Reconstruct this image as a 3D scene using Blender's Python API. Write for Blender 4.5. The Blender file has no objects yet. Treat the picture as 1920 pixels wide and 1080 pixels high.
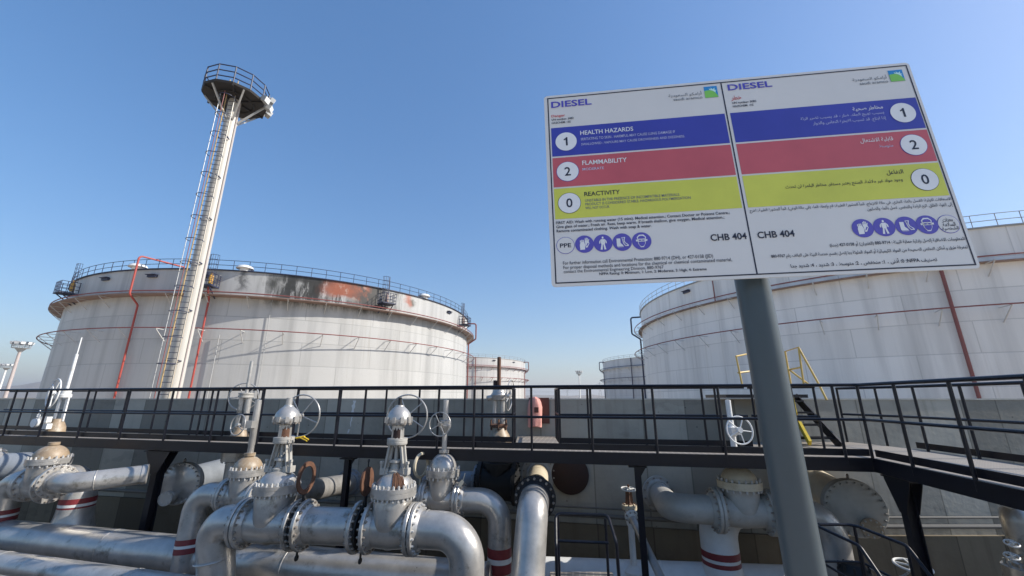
import bpy, math, random
from math import sin, cos, pi, radians, sqrt, atan2, asin
from mathutils import Vector, Matrix
random.seed(7)
SC = bpy.context.scene
COL = SC.collection
# ---------------------------------------------------------------- camera
EYE = 4.0
FPX = 752.0
PITCH = radians(15.4)
cd = bpy.data.cameras.new('camera'); cam = bpy.data.objects.new('camera', cd); COL.objects.link(cam)
cd.sensor_width = 36; cd.lens = 36 * FPX / 1920
cd.clip_start = .05; cd.clip_end = 20000
cam.location = (0, 0, EYE); cam.rotation_euler = (pi / 2 + PITCH, 0, 0)
SC.camera = cam
# ---------------------------------------------------------------- sky, sun, exposure
SUN_AZ = radians(92); SUN_EL = radians(34)
wd = bpy.data.worlds.new('World'); SC.world = wd; wd.use_nodes = True
nt = wd.node_tree; nt.nodes.clear()
sky = nt.nodes.new('ShaderNodeTexSky'); sky.sky_type = 'NISHITA'; sky.sun_disc = False
sky.sun_elevation = SUN_EL; sky.sun_rotation = SUN_AZ
sky.air_density = 1.2; sky.dust_density = .8; sky.ozone_density = 3.0; sky.altitude = 20
hs = nt.nodes.new('ShaderNodeHueSaturation'); hs.inputs['Saturation'].default_value = 1.42; hs.inputs['Value'].default_value = 1.0
bg = nt.nodes.new('ShaderNodeBackground'); bg.inputs[1].default_value = .15
wo = nt.nodes.new('ShaderNodeOutputWorld')
gm = nt.nodes.new('ShaderNodeGamma'); gm.inputs[1].default_value = .7
nt.links.new(sky.outputs[0], gm.inputs[0]); wb = nt.nodes.new('ShaderNodeMix'); wb.data_type = 'RGBA'; wb.blend_type = 'MULTIPLY'; wb.inputs[0].default_value = 1; wb.inputs[7].default_value = (1.06, 1.12, 1.29, 1)
nt.links.new(gm.outputs[0], hs.inputs['Color']); nt.links.new(hs.outputs[0], wb.inputs[6]); nt.links.new(wb.outputs[2], bg.inputs[0]); nt.links.new(bg.outputs[0], wo.inputs[0])
ld = bpy.data.lights.new('sun', 'SUN'); ld.energy = 4.7; ld.angle = radians(.5); ld.color = (1, .945, .86)
sun = bpy.data.objects.new('sun', ld); COL.objects.link(sun)
sdir = Vector((sin(SUN_AZ) * cos(SUN_EL), cos(SUN_AZ) * cos(SUN_EL), sin(SUN_EL)))
sun.rotation_euler = sdir.to_track_quat('Z', 'Y').to_euler(); sun.location = sdir * 60
SC.view_settings.view_transform = 'Standard'; SC.view_settings.look = 'None'
SC.view_settings.exposure = 0.50; SC.view_settings.gamma = 1
SC.view_settings.use_curve_mapping = False

# ---------------------------------------------------------------- measuring the photograph
CP, SP = cos(PITCH), sin(PITCH)
def ray(px, py):
    u = (px - 960) / FPX; v = (540 - py) / FPX
    return Vector((u, CP - v * SP, SP + v * CP))
def P(px, py, Y):
    d = ray(px, py); t = Y / d.y
    return Vector((d.x * t, Y, EYE + d.z * t))
def PZ(px, py, z):
    d = ray(px, py); t = (z - EYE) / d.z
    return Vector((d.x * t, d.y * t, z))
def plan(px, py, A, B):
    """where the vertical plane through a pixel meets the plan line A-B"""
    d = ray(px, py); ax, ay = A[0], A[1]; ex, ey = B[0] - ax, B[1] - ay
    k = (ay * d.x - ax * d.y) / (ex * d.y - ey * d.x)
    return Vector((ax + ex * k, ay + ey * k, 0))
def V(*a): return Vector(a)

# ---------------------------------------------------------------- materials
def mat(name, col, rough=.5, metal=0., var=.12, nscale=6., rust=0., rustcol=(.16, .06, .025), rscale=3., streak=None,
        bump=0., spec=.5, dirt=None, dscale=1.2, damt=0.):
    m = bpy.data.materials.new(name); m.use_nodes = True
    n = m.node_tree; b = n.nodes['Principled BSDF']; L = n.links.new
    b.inputs['Roughness'].default_value = rough; b.inputs['Metallic'].default_value = metal
    b.inputs['Specular IOR Level'].default_value = spec
    g = n.nodes.new('ShaderNodeNewGeometry')
    mp = n.nodes.new('ShaderNodeMapping'); L(g.outputs['Position'], mp.inputs[0])
    if streak: mp.inputs['Scale'].default_value = streak
    no = n.nodes.new('ShaderNodeTexNoise'); no.inputs['Scale'].default_value = nscale; no.inputs['Detail'].default_value = 6
    no.inputs['Roughness'].default_value = .65
    L(mp.outputs[0], no.inputs['Vector'])
    rp = n.nodes.new('ShaderNodeValToRGB'); L(no.outputs[0], rp.inputs[0])
    c = Vector(col)
    rp.color_ramp.elements[0].position = .3; rp.color_ramp.elements[1].position = .72
    rp.color_ramp.elements[0].color = (*(c * (1 - var)), 1); rp.color_ramp.elements[1].color = (*(c * (1 + var)), 1)
    out = rp.outputs[0]
    def layer(out, scale, amt, colr, seed, det=8, st=None):
        n2 = n.nodes.new('ShaderNodeTexNoise'); n2.inputs['Scale'].default_value = scale; n2.inputs['Detail'].default_value = det
        n2.inputs['Roughness'].default_value = .7
        m2 = n.nodes.new('ShaderNodeMapping'); m2.inputs['Location'].default_value = (seed, seed * 1.7, seed * .3)
        if st: m2.inputs['Scale'].default_value = st
        L(g.outputs['Position'], m2.inputs[0]); L(m2.outputs[0], n2.inputs['Vector'])
        r2 = n.nodes.new('ShaderNodeValToRGB'); L(n2.outputs[0], r2.inputs[0])
        e = r2.color_ramp.elements; p0 = .78 - .5 * amt
        e[0].position = p0; e[0].color = (0, 0, 0, 1); e[1].position = min(1, p0 + .1); e[1].color = (1, 1, 1, 1)
        mx = n.nodes.new('ShaderNodeMix'); mx.data_type = 'RGBA'
        L(r2.outputs[0], mx.inputs[0]); L(out, mx.inputs[6]); mx.inputs[7].default_value = (*colr, 1)
        return mx.outputs[2]
    if damt: out = layer(out, dscale, damt, dirt, 5.3, 6, streak)
    if rust: out = layer(out, rscale, rust, rustcol, 11.1)
    L(out, b.inputs['Base Color'])
    # slightly uneven gloss
    mr = n.nodes.new('ShaderNodeMapRange'); L(no.outputs[0], mr.inputs[0])
    mr.inputs[3].default_value = max(.05, rough - .1); mr.inputs[4].default_value = min(1, rough + .14)
    L(mr.outputs[0], b.inputs['Roughness'])
    if bump:
        bp = n.nodes.new('ShaderNodeBump'); bp.inputs['Strength'].default_value = bump; bp.inputs['Distance'].default_value = .02
        nb = n.nodes.new('ShaderNodeTexNoise'); nb.inputs['Scale'].default_value = nscale * 4; nb.inputs['Detail'].default_value = 5
        L(g.outputs['Position'], nb.inputs['Vector']); L(nb.outputs[0], bp.inputs['Height']); L(bp.outputs[0], b.inputs['Normal'])
    return m
M = {}
M['silver'] = mat('silver_paint', (.46, .44, .41), .30, .50, .20, 3.5, .16, (.20, .12, .07), 7, bump=.10, dirt=(.25, .235, .205), damt=.42, dscale=2.6)
M['silver_old'] = mat('weathered_silver_paint', (.42, .40, .36), .5, .1, .14, 5, .26, (.22, .10, .045), 7, bump=.10, dirt=(.33, .31, .27), damt=.42, dscale=2.5)
M['white'] = mat('white_paint', (.70, .70, .68), .42, 0, .08, 4, .10, (.3, .2, .12), 6, bump=.04, dirt=(.5, .48, .43), damt=.35, dscale=2)
M['cream'] = mat('cream_primer', (.60, .52, .38), .5, 0, .12, 5, .2, (.33, .19, .08), 4, bump=.08, dirt=(.42, .33, .2), damt=.4)
M['brown_dome'] = mat('sunburnt_dome_paint', (.31, .23, .15), .45, 0, .25, 5, .3, (.16, .08, .04), 4, bump=.1, dirt=(.42, .37, .29), damt=.45, dscale=3)
M['rust'] = mat('rusty_steel', (.115, .052, .028), .75, 0, .35, 9, .3, (.09, .035, .02), 6, bump=.3)
M['darkrust'] = mat('dark_brown_plate', (.030, .012, .009), .7, 0, .3, 6, bump=.15)
M['bolt'] = mat('bolt_steel', (.30, .26, .22), .5, .3, .3, 14, .4, (.13, .055, .03), 10)
M['boltwhite'] = mat('painted_bolt_steel', (.52, .51, .49), .45, .2, .15, 14, .2, (.2, .1, .05), 10)
M['black'] = mat('black_steel_paint', (.0045, .005, .010), .34, 0, .3, 8, .10, (.20, .19, .18), 34, bump=.05, spec=.35)
M['blackmat'] = mat('black_valve_paint', (.010, .010, .011), .6, 0, .3, 6, bump=.1)
M['blue_grey'] = mat('grey_pipe_coating', (.24, .26, .285), .45, .1, .12, 4, .1, bump=.05)
M['redpipe'] = mat('red_pipe_paint', (.36, .055, .04), .5, 0, .15, 1.2, .1, (.25, .06, .05), 1)
M['redpipe_dull'] = mat('faded_red_pipe_paint', (.22, .062, .055), .55, 0, .15, 1.2, .2, (.15, .06, .05), 1)
M['redband'] = mat('maroon_band_paint', (.21, .028, .032), .45, 0, .2, 9, .2, (.30, .22, .2), 9)
M['whiteband'] = mat('white_band_paint', (.70, .70, .68), .4, 0, .06, 8)
M['yellow'] = mat('yellow_safety_paint', (.72, .50, .03), .45, 0, .12, 6, .15, (.3, .2, .1), 6)
M['yellowrail'] = mat('yellow_handrail_paint', (.62, .42, .11), .5, 0, .12, 6, .25, (.3, .2, .1), 6)
M['pink'] = mat('faded_pink_fabric', (.66, .31, .26), .85, 0, .12, 9, bump=.35, dirt=(.5, .22, .18), damt=.3)
M['brownboard'] = mat('brown_board', (.13, .05, .035), .7, 0, .2, 6)
M['post'] = mat('grey_green_post_paint', (.050, .069, .080), .36, 0, .08, 3, .10, (.05, .06, .05), 5, bump=.04)
M['signback'] = mat('sign_panel_white', (.67, .66, .64), .35, 0, .03, 3)
def flat(name, col, rough=.4): return mat(name, col, rough, 0, .09, 3.5)
M['s_blue'] = flat('sign_blue', (.045, .055, .36)); M['s_red'] = flat('sign_red', (.52, .10, .12))
M['s_yel'] = flat('sign_yellow', (.60, .62, .085)); M['s_pur'] = flat('sign_purple', (.10, .085, .42))
M['s_ink'] = flat('sign_black_ink', (.015, .016, .035)); M['s_white'] = flat('sign_white_ink', (.75, .76, .77))
M['s_title'] = flat('sign_title_blue', (.085, .075, .45)); M['s_danger'] = flat('sign_danger_red', (.55, .05, .05))
M['s_grey'] = flat('sign_grey_ink', (.16, .17, .18)); M['s_pale'] = flat('sign_pale_ink', (.50, .52, .68))
M['l_blue'] = flat('logo_blue', (.02, .26, .62)); M['l_green'] = flat('logo_green', (.22, .58, .10)); M['l_light'] = flat('logo_light', (.55, .85, .80))
M['galv'] = mat('galvanised_steel', (.42, .42, .41), .5, .4, .15, 5)
M['towerpaint'] = mat('tower_beige_paint', (.50, .48, .435), .5, 0, .08, .8, .06, (.4, .36, .3), 1, streak=(3, 3, .3), dirt=(.42, .38, .31), damt=.35)
M['laddertan'] = mat('ladder_tan_paint', (.42, .30, .14), .55, 0, .15, 3, .2, (.2, .12, .06), 3)
M['mast'] = mat('mast_white_paint', (.66, .66, .64), .45, 0, .06, .8, .06, (.4, .36, .3), 1)
M['mastred'] = mat('mast_faded_paint', (.42, .36, .34), .55, 0, .12, .8)
M['lamp'] = mat('floodlight_housing', (.30, .31, .31), .4, 0, .1, 3)
M['plat'] = mat('platform_brown_underside', (.016, .013, .011), .7, 0, .25, 2, .2, (.14, .07, .03), 2)
M['roof'] = mat('tank_roof', (.5, .5, .48), .6)
M['girder'] = mat('tank_girder_paint', (.24, .16, .13), .6, 0, .2, .8, .3, (.20, .09, .05), 1)
M['bracket'] = mat('tank_bracket_paint', (.50, .50, .49), .5, 0, .12, 1)
M['rail_blue'] = mat('dark_blue_rail_paint', (.022, .028, .065), .5, 0, .2, 1)
M['rail_grey'] = mat('grey_rail_paint', (.28, .30, .32), .5, 0, .1, 1)
M['glasslamp'] = mat('lamp_glass', (.75, .77, .78), .2)
M['brass'] = mat('orange_fitting', (.6, .32, .05), .5)

def ground_mat():
    m = mat('sandy_ground', (.52, .42, .30), .9, 0, .25, .3, .0, bump=.4, dirt=(.40, .32, .23), damt=.4, dscale=.15); return m
M['ground'] = ground_mat()
M['pit'] = mat('bounce_cutting_pit_floor', (.085, .072, .058), .85, 0, .3, 1.2, bump=.3, dirt=(.07, .06, .05), damt=.4, dscale=.6)  # tone kept dark to stand in for shade beneath the pipes
M['hill'] = mat('bare_rock_hill', (.20, .165, .13), .9, 0, .25, .01)
M['road'] = mat('concrete_apron', (.52, .46, .38), .85, 0, .15, 1.5, bump=.2)

def wall_mat(name, base, lower):
    """cast concrete: tall panels in slightly different greys, patched paint, pits and dribbles"""
    m = bpy.data.materials.new(name); m.use_nodes = True
    n = m.node_tree; b = n.nodes['Principled BSDF']; L = n.links.new; N = n.nodes.new
    b.inputs['Roughness'].default_value = .85; b.inputs['Specular IOR Level'].default_value = .25
    uv = N('ShaderNodeUVMap'); uv.uv_map = 'UVMap'
    sx = N('ShaderNodeSeparateXYZ'); L(uv.outputs[0], sx.inputs[0])
    # panels: irregular widths from a stretched voronoi in one dimension
    vo = N('ShaderNodeTexVoronoi'); vo.voronoi_dimensions = '1D'; vo.inputs['Scale'].default_value = .85
    L(sx.outputs[0], vo.inputs['W'])
    hs = N('ShaderNodeSeparateColor'); L(vo.outputs['Color'], hs.inputs[0])
    no = N('ShaderNodeTexNoise'); no.inputs['Scale'].default_value = 1.1; no.inputs['Detail'].default_value = 8; no.inputs['Roughness'].default_value = .65
    L(uv.outputs[0], no.inputs['Vector'])
    ad = N('ShaderNodeMath'); ad.operation = 'MULTIPLY_ADD'; L(hs.outputs[0], ad.inputs[0]); ad.inputs[1].default_value = .95
    L(no.outputs[0], ad.inputs[2])
    rp = N('ShaderNodeValToRGB'); dv = N('ShaderNodeMath'); dv.operation = 'MULTIPLY'; dv.inputs[1].default_value = .68; L(ad.outputs[0], dv.inputs[0]); L(dv.outputs[0], rp.inputs[0]); c = Vector(base)
    rp.color_ramp.elements[0].position = .42; rp.color_ramp.elements[0].color = (*(c * .66), 1)
    rp.color_ramp.elements[1].position = 1.0; rp.color_ramp.elements[1].color = (*(c * 1.28), 1)
    # patches
    n2 = N('ShaderNodeTexNoise'); n2.inputs['Scale'].default_value = .55; n2.inputs['Detail'].default_value = 10; n2.inputs['Roughness'].default_value = .55
    mp = N('ShaderNodeMapping'); mp.inputs['Location'].default_value = (4, 9, 0); mp.inputs['Scale'].default_value = (1, 1.8, 1); L(uv.outputs[0], mp.inputs[0]); L(mp.outputs[0], n2.inputs['Vector'])
    r2 = N('ShaderNodeValToRGB'); L(n2.outputs[0], r2.inputs[0]); r2.color_ramp.elements[0].position = .60; r2.color_ramp.elements[1].position = .615
    mx = N('ShaderNodeMix'); mx.data_type = 'RGBA'; mx.blend_type = 'MULTIPLY'
    fm = N('ShaderNodeMath'); fm.operation = 'MULTIPLY'; L(r2.outputs[0], fm.inputs[0]); fm.inputs[1].default_value = .30
    L(fm.outputs[0], mx.inputs[0]); L(rp.outputs[0], mx.inputs[6]); mx.inputs[7].default_value = (.55, .56, .58, 1)
    # dribbles
    m3 = N('ShaderNodeMapping'); m3.inputs['Scale'].default_value = (3.2, .22, 1); L(uv.outputs[0], m3.inputs[0])
    n3 = N('ShaderNodeTexNoise'); n3.inputs['Scale'].default_value = 1.6; n3.inputs['Detail'].default_value = 5; L(m3.outputs[0], n3.inputs['Vector'])
    r3 = N('ShaderNodeValToRGB'); L(n3.outputs[0], r3.inputs[0]); r3.color_ramp.elements[0].position = .56; r3.color_ramp.elements[1].position = .8
    mx2 = N('ShaderNodeMix'); mx2.data_type = 'RGBA'
    f3 = N('ShaderNodeMath'); f3.operation = 'MULTIPLY'; L(r3.outputs[0], f3.inputs[0]); f3.inputs[1].default_value = .5
    L(f3.outputs[0], mx2.inputs[0]); L(mx.outputs[2], mx2.inputs[6]); mx2.inputs[7].default_value = (*lower, 1)
    # pits
    v4 = N('ShaderNodeTexVoronoi'); v4.inputs['Scale'].default_value = 2.6; L(uv.outputs[0], v4.inputs['Vector'])
    r4 = N('ShaderNodeValToRGB'); L(v4.outputs['Distance'], r4.inputs[0]); r4.color_ramp.elements[0].position = .03; r4.color_ramp.elements[0].color = (.35, .35, .35, 1)
    r4.color_ramp.elements[1].position = .06; r4.color_ramp.elements[1].color = (1, 1, 1, 1)
    mx4 = N('ShaderNodeMix'); mx4.data_type = 'RGBA'; mx4.blend_type = 'MULTIPLY'; mx4.inputs[0].default_value = .8
    L(mx2.outputs[2], mx4.inputs[6]); L(r4.outputs[0], mx4.inputs[7])
    ve = N('ShaderNodeTexVoronoi'); ve.voronoi_dimensions = '1D'; ve.feature = 'DISTANCE_TO_EDGE'; ve.inputs['Scale'].default_value = .85; L(sx.outputs[0], ve.inputs['W'])
    r5 = N('ShaderNodeValToRGB'); L(ve.outputs['Distance'], r5.inputs[0]); r5.color_ramp.elements[0].position = .004; r5.color_ramp.elements[0].color = (.45, .45, .45, 1)
    r5.color_ramp.elements[1].position = .016; r5.color_ramp.elements[1].color = (1, 1, 1, 1)
    mx5 = N('ShaderNodeMix'); mx5.data_type = 'RGBA'; mx5.blend_type = 'MULTIPLY'; mx5.inputs[0].default_value = .8
    L(mx4.outputs[2], mx5.inputs[6]); L(r5.outputs[0], mx5.inputs[7])
    L(mx5.outputs[2], b.inputs['Base Color'])
    bp = N('ShaderNodeBump'); bp.inputs['Strength'].default_value = .25; bp.inputs['Distance'].default_value = .03
    n5 = N('ShaderNodeTexNoise'); n5.inputs['Scale'].default_value = 9; n5.inputs['Detail'].default_value = 8; L(uv.outputs[0], n5.inputs['Vector'])
    L(n5.outputs[0], bp.inputs['Height']); L(bp.outputs[0], b.inputs['Normal'])
    return m
M['wall'] = wall_mat('dike_concrete', (.40, .37, .305), (.20, .175, .13))
M['footing'] = wall_mat('stained_shade_darkened_footing', (.17, .14, .095), (.09, .065, .038))  # soil staining, with occlusion shade also put into the darker base colour
M['conduit'] = mat('dusty_conduit', (.17, .16, .14), .7, .1, .2, 4, .2)
M['coping'] = mat('wall_coping', (.50, .47, .40), .85, 0, .15, 3, bump=.2)

def grating_mat(name, col, pitch):
    m = bpy.data.materials.new(name); m.use_nodes = True
    n = m.node_tree; b = n.nodes['Principled BSDF']; L = n.links.new; N = n.nodes.new
    g = N('ShaderNodeNewGeometry'); mp = N('ShaderNodeMapping'); mp.inputs['Rotation'].default_value = (0, 0, radians(10)); L(g.outputs['Position'], mp.inputs[0])
    br = N('ShaderNodeTexBrick'); br.offset = 0; br.inputs['Scale'].default_value = 1 / pitch
    br.inputs['Color1'].default_value = (.02, .02, .02, 1); br.inputs['Color2'].default_value = (.03, .03, .028, 1); br.inputs['Mortar'].default_value = (*col, 1)
    br.inputs['Mortar Size'].default_value = .26; br.inputs['Brick Width'].default_value = 2.2; br.inputs['Row Height'].default_value = .9
    L(mp.outputs[0], br.inputs['Vector'])
    no = N('ShaderNodeTexNoise'); no.inputs['Scale'].default_value = 1.3; no.inputs['Detail'].default_value = 6; L(g.outputs['Position'], no.inputs['Vector'])
    mx = N('ShaderNodeMix'); mx.data_type = 'RGBA'; L(no.outputs[0], mx.inputs[0]); L(br.outputs[0], mx.inputs[6]); mx.inputs[7].default_value = (*[c * .55 for c in col], 1)
    L(mx.outputs[2], b.inputs['Base Color']); b.inputs['Roughness'].default_value = .6
    return m
M['grating'] = grating_mat('steel_grating', (.42, .37, .31), .045)

# ---------------------------------------------------------------- mesh builder
ORG = {}
class MB:
    def __init__(s): s.v = []; s.f = []; s.uv = None
    def add(s, vs, fs):
        o = len(s.v); s.v += [Vector(v) for v in vs]; s.f += [tuple(i + o for i in f) for f in fs]; return s
    def box(s, c, size, R=None, bev=0):
        c = Vector(c); x, y, z = [k / 2 for k in size]
        vs = [V(a, b_, d) for a in (-x, x) for b_ in (-y, y) for d in (-z, z)]
        if R is not None: vs = [R @ v for v in vs]
        return s.add([v + c for v in vs], [(0, 1, 3, 2), (4, 6, 7, 5), (0, 4, 5, 1), (2, 3, 7, 6), (0, 2, 6, 4), (1, 5, 7, 3)])
    def bar(s, a, b, w, h, up=(0, 0, 1)):
        a, b = Vector(a), Vector(b); d = b - a; L = d.length; d.normalize(); u = Vector(up)
        sx = d.cross(u)
        if sx.length < 1e-4: sx = d.cross(V(1, 0, 0))
        sx.normalize(); u = sx.cross(d)
        R = Matrix((d, sx, u)).transposed()
        return s.box((a + b) / 2, (L, w, h), R)
    def tube(s, pts, r, seg=12, caps=True):
        pts = [Vector(p) for p in pts]; n = len(pts)
        rad = r if isinstance(r, (list, tuple)) else [r] * n
        T = []
        for i in range(n):
            a = pts[max(0, i - 1)]; b = pts[min(n - 1, i + 1)]; T.append((b - a).normalized())
        u = T[0].cross(V(0, 0, 1))
        if u.length < 1e-3: u = T[0].cross(V(0, 1, 0))
        u.normalize(); vs = []
        for i in range(n):
            u = (u - T[i] * u.dot(T[i])).normalized(); w = T[i].cross(u)
            # mitre
            k = 1.0
            vs += [pts[i] + (u * cos(2 * pi * j / seg) + w * sin(2 * pi * j / seg)) * rad[i] for j in range(seg)]
        fs = [(i * seg + j, i * seg + (j + 1) % seg, (i + 1) * seg + (j + 1) % seg, (i + 1) * seg + j) for i in range(n - 1) for j in range(seg)]
        if caps: fs += [tuple(range(seg))[::-1], tuple((n - 1) * seg + j for j in range(seg))]
        return s.add(vs, fs)
    def lathe(s, prof, c, ax, seg=24, a0=0):
        """profile of (radius, distance along axis)"""
        c = Vector(c); ax = Vector(ax).normalized()
        u = ax.cross(V(0, 0, 1))
        if u.length < 1e-3: u = V(1, 0, 0)
        u.normalize(); w = ax.cross(u); vs = []; n = len(prof)
        for r, h in prof:
            vs += [c + ax * h + (u * cos(2 * pi * j / seg + a0) + w * sin(2 * pi * j / seg + a0)) * max(r, 1e-4) for j in range(seg)]
        fs = [(i * seg + j, i * seg + (j + 1) % seg, (i + 1) * seg + (j + 1) % seg, (i + 1) * seg + j) for i in range(n - 1) for j in range(seg)]
        fs += [tuple(range(seg))[::-1], tuple((n - 1) * seg + j for j in range(seg))]
        return s.add(vs, fs)
    def torus(s, c, ax, R, r, seg=32, sub=8, a0=0, a1=2 * pi):
        c = Vector(c); ax = Vector(ax).normalized(); u = ax.cross(V(0, 0, 1))
        if u.length < 1e-3: u = V(1, 0, 0)
        u.normalize(); w = ax.cross(u)
        full = abs(a1 - a0 - 2 * pi) < 1e-6
        n = seg if full else seg + 1; vs = []
        for i in range(n):
            a = a0 + (a1 - a0) * i / seg; e = u * cos(a) + w * sin(a)
            for j in range(sub):
                b = 2 * pi * j / sub; vs.append(c + e * (R + r * cos(b)) + ax * r * sin(b))
        fs = []
        for i in range(seg):
            k = (i + 1) % n
            for j in range(sub): fs.append((i * sub + j, k * sub + j, k * sub + (j + 1) % sub, i * sub + (j + 1) % sub))
        return s.add(vs, fs)
    def bolts(s, c, ax, R, k, r, L, a0=.0):
        c = Vector(c); ax = Vector(ax).normalized(); u = ax.cross(V(0, 0, 1))
        if u.length < 1e-3: u = V(1, 0, 0)
        u.normalize(); w = ax.cross(u)
        for i in range(k):
            a = 2 * pi * (i + .5) / k + a0; o = c + (u * cos(a) + w * sin(a)) * R
            h = r * 1.1
            s.lathe([(r * .62, -L / 2), (r * .62, -L / 2 + h * .4), (r, -L / 2 + h * .4), (r, -L / 2 + h * 1.5), (r, L / 2 - h * 1.5), (r, L / 2 - h * .4), (r * .62, L / 2 - h * .4), (r * .62, L / 2)][0:8], o, ax, 6, random.random())
        return s
    def prism(s, pts, z0, z1, xf):
        """outline extruded; xf maps (a,b,h) to world"""
        n = len(pts)
        vs = [xf(a, b, z0) for a, b in pts] + [xf(a, b, z1) for a, b in pts]
        fs = [tuple(range(n)), tuple(range(n, 2 * n))[::-1]] + [(i, n + i, n + (i + 1) % n, (i + 1) % n) for i in range(n)]
        return s.add(vs, fs)
    def build(s, name, m, parent=None, smooth=True, org=None, fix=True):
        me = bpy.data.meshes.new(name)
        o = bpy.data.objects.new(name, me)
        if parent is not None: base = ORG[parent.name]
        elif org is not None: base = Vector(org)
        else:
            lo = [min(v[i] for v in s.v) for i in range(3)]; hi = [max(v[i] for v in s.v) for i in range(3)]
            base = V((lo[0] + hi[0]) / 2, (lo[1] + hi[1]) / 2, lo[2])
        me.from_pydata([v - base for v in s.v], [], s.f)
        if fix:
            import bmesh
            b = bmesh.new(); b.from_mesh(me); bmesh.ops.recalc_face_normals(b, faces=b.faces); b.to_mesh(me); b.free()
        if smooth:
            me.shade_smooth(); me.set_sharp_from_angle(angle=radians(38))
        if m is not None: me.materials.append(m)
        COL.objects.link(o)
        if parent is not None: o.parent = parent
        else: o.location = base
        ORG[o.name] = base
        return o

def thing(name, label, cat, loc=(0, 0, 0), group=None):
    o = bpy.data.objects.new(name, None); COL.objects.link(o); o.location = loc; o.empty_display_size = .3
    ORG[o.name] = Vector(loc); o['label'] = label; o['category'] = cat
    if group: o['group'] = group
    return o
def tag(o, label, cat, group=None):
    o['label'] = label; o['category'] = cat
    if group: o['group'] = group
    return o
def struct(o): o['kind'] = 'structure'; return o
def arc(c, a, b, ang0, ang1, R, n=10):
    """points on an arc about c in the plane of unit vectors a, b"""
    return [Vector(c) + (Vector(a) * cos(t) + Vector(b) * sin(t)) * R for t in [ang0 + (ang1 - ang0) * i / n for i in range(n + 1)]]
def smoothpath(pts, R, n=8):
    """polyline with rounded corners"""
    pts = [Vector(p) for p in pts]; out = [pts[0]]
    for i in range(1, len(pts) - 1):
        a, b, c = pts[i - 1], pts[i], pts[i + 1]
        d0 = (a - b).normalized(); d1 = (c - b).normalized(); ang = d0.angle(d1)
        if ang > pi - .02: out.append(b); continue
        t = min(R / math.tan(ang / 2), (a - b).length * .49, (c - b).length * .49)
        p0 = b + d0 * t; p1 = b + d1 * t; r = t * math.tan(ang / 2)
        cc = b + (d0 + d1).normalized() * (r / sin(ang / 2)); v0 = p0 - cc; v1 = p1 - cc; w = v0.angle(v1)
        for k in range(n + 1):
            q = k / n; out.append(cc + (v0 * sin((1 - q) * w) + v1 * sin(q * w)) / sin(w))
    out.append(pts[-1]); return out
# ================================================================ setting: ground, hills
def sheet(name, m, pts, z, n=1):
    mb = MB(); mb.add([V(x, y, z) for x, y in pts], [tuple(range(len(pts)))]); return struct(mb.build(name, m, smooth=False))
sheet('ground', M['ground'], [(-6000, -3000), (6000, -3000), (6000, 9000), (-6000, 9000)], 0)
sheet('added_pit_floor', M['pit'], [(-34, 2.6), (40, 2.6), (40, 9.3), (5.6, 9.3), (-34, 17.1)], .004)  # dark sheet added to cut bounce light from below the pipes
mb = MB(); mb.box((0, -8, 1.15), (60, 21.2, 2.3)); struct(mb.build('raised_road', M['road'], smooth=False))
# bare hills far beyond the depot, seen at the left
rnd = random.Random(4)
mb = MB(); rows = []
NX, NY = 90, 10
vs = []
def ridge(x): return 95 * math.exp(-((x + 2560) / 330) ** 2) + 46 * math.exp(-((x + 1950) / 360) ** 2) + 40 * math.exp(-((x + 3400) / 500) ** 2) + 20 * math.exp(-((x - 200) / 900) ** 2)
for j in range(NY + 1):
    for i in range(NX + 1):
        x = -4200 + i * 62; k = j / NY
        h = ridge(x) * math.exp(-((k - .5) / .24) ** 2) + 4 * rnd.random() * sin(pi * k)
        h += 7 * sin(x * .021 + j) * sin(pi * k) * min(1, ridge(x) / 40)
        vs.append(V(x, 2000 + 600 * k, max(-2, h - 1.0)))
mb.add(vs, [(j * (NX + 1) + i, j * (NX + 1) + i + 1, (j + 1) * (NX + 1) + i + 1, (j + 1) * (NX + 1) + i) for j in range(NY) for i in range(NX)])
struct(mb.build('hills', M['hill']))

# ================================================================ the concrete dike wall behind the pipes
W0, W1, W2 = V(-34, 17.1, 0), V(5.6, 9.25, 0), V(40, 9.25, 0)
WTOP = EYE - .012
def wall_strip(name, m, z0, z1, off, thick, parent=None, label=None, cat=None):
    mb = MB(); uvs = []
    segs = [(W0, W1), (W1, W2)]
    s0 = 0; o = V(0, -off, 0)
    path = []
    for a, b in segs:
        L = (b - a).length; n = max(1, int(L / 2))
        for i in range(n + (b is W2)): path.append((a + (b - a) * i / n, s0 + L * i / n))
        s0 += L
    vs = []
    for p, s in path:
        vs += [p + o + V(0, 0, z0), p + o + V(0, 0, z1), p + V(0, thick, z1), p + V(0, thick, z0)]
    n = len(path); fs = []
    for i in range(n - 1):
        for k in range(4): fs.append((i * 4 + k, i * 4 + (k + 1) % 4, i * 4 + 4 + (k + 1) % 4, i * 4 + 4 + k))
    fs += [(0, 1, 2, 3), tuple(n * 4 - 4 + k for k in (3, 2, 1, 0))]
    mb.add(vs, fs)
    ob = mb.build(name, m, parent, smooth=False)
    me = ob.data; uvl = me.uv_layers.new(name='UVMap')
    sv = [path[i // 4][1] for i in range(len(vs))]
    for lp in me.loops: uvl.data[lp.index].uv = (sv[lp.vertex_index], me.vertices[lp.vertex_index].co.z)
    return ob
wall = thing('dike_wall', 'long grey concrete containment wall of patched tall panels behind the pipes and walkway', 'wall', (0, 10.3, 0))
wall_strip('wall_panel', M['wall'], 1.31, WTOP - .02, 0, .34, wall)
wall_strip('footing', M['footing'], -.2, 1.31, .09, .36, wall)
wall_strip('coping', M['coping'], WTOP - .02, WTOP + .012, .012, .37, wall)
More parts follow.
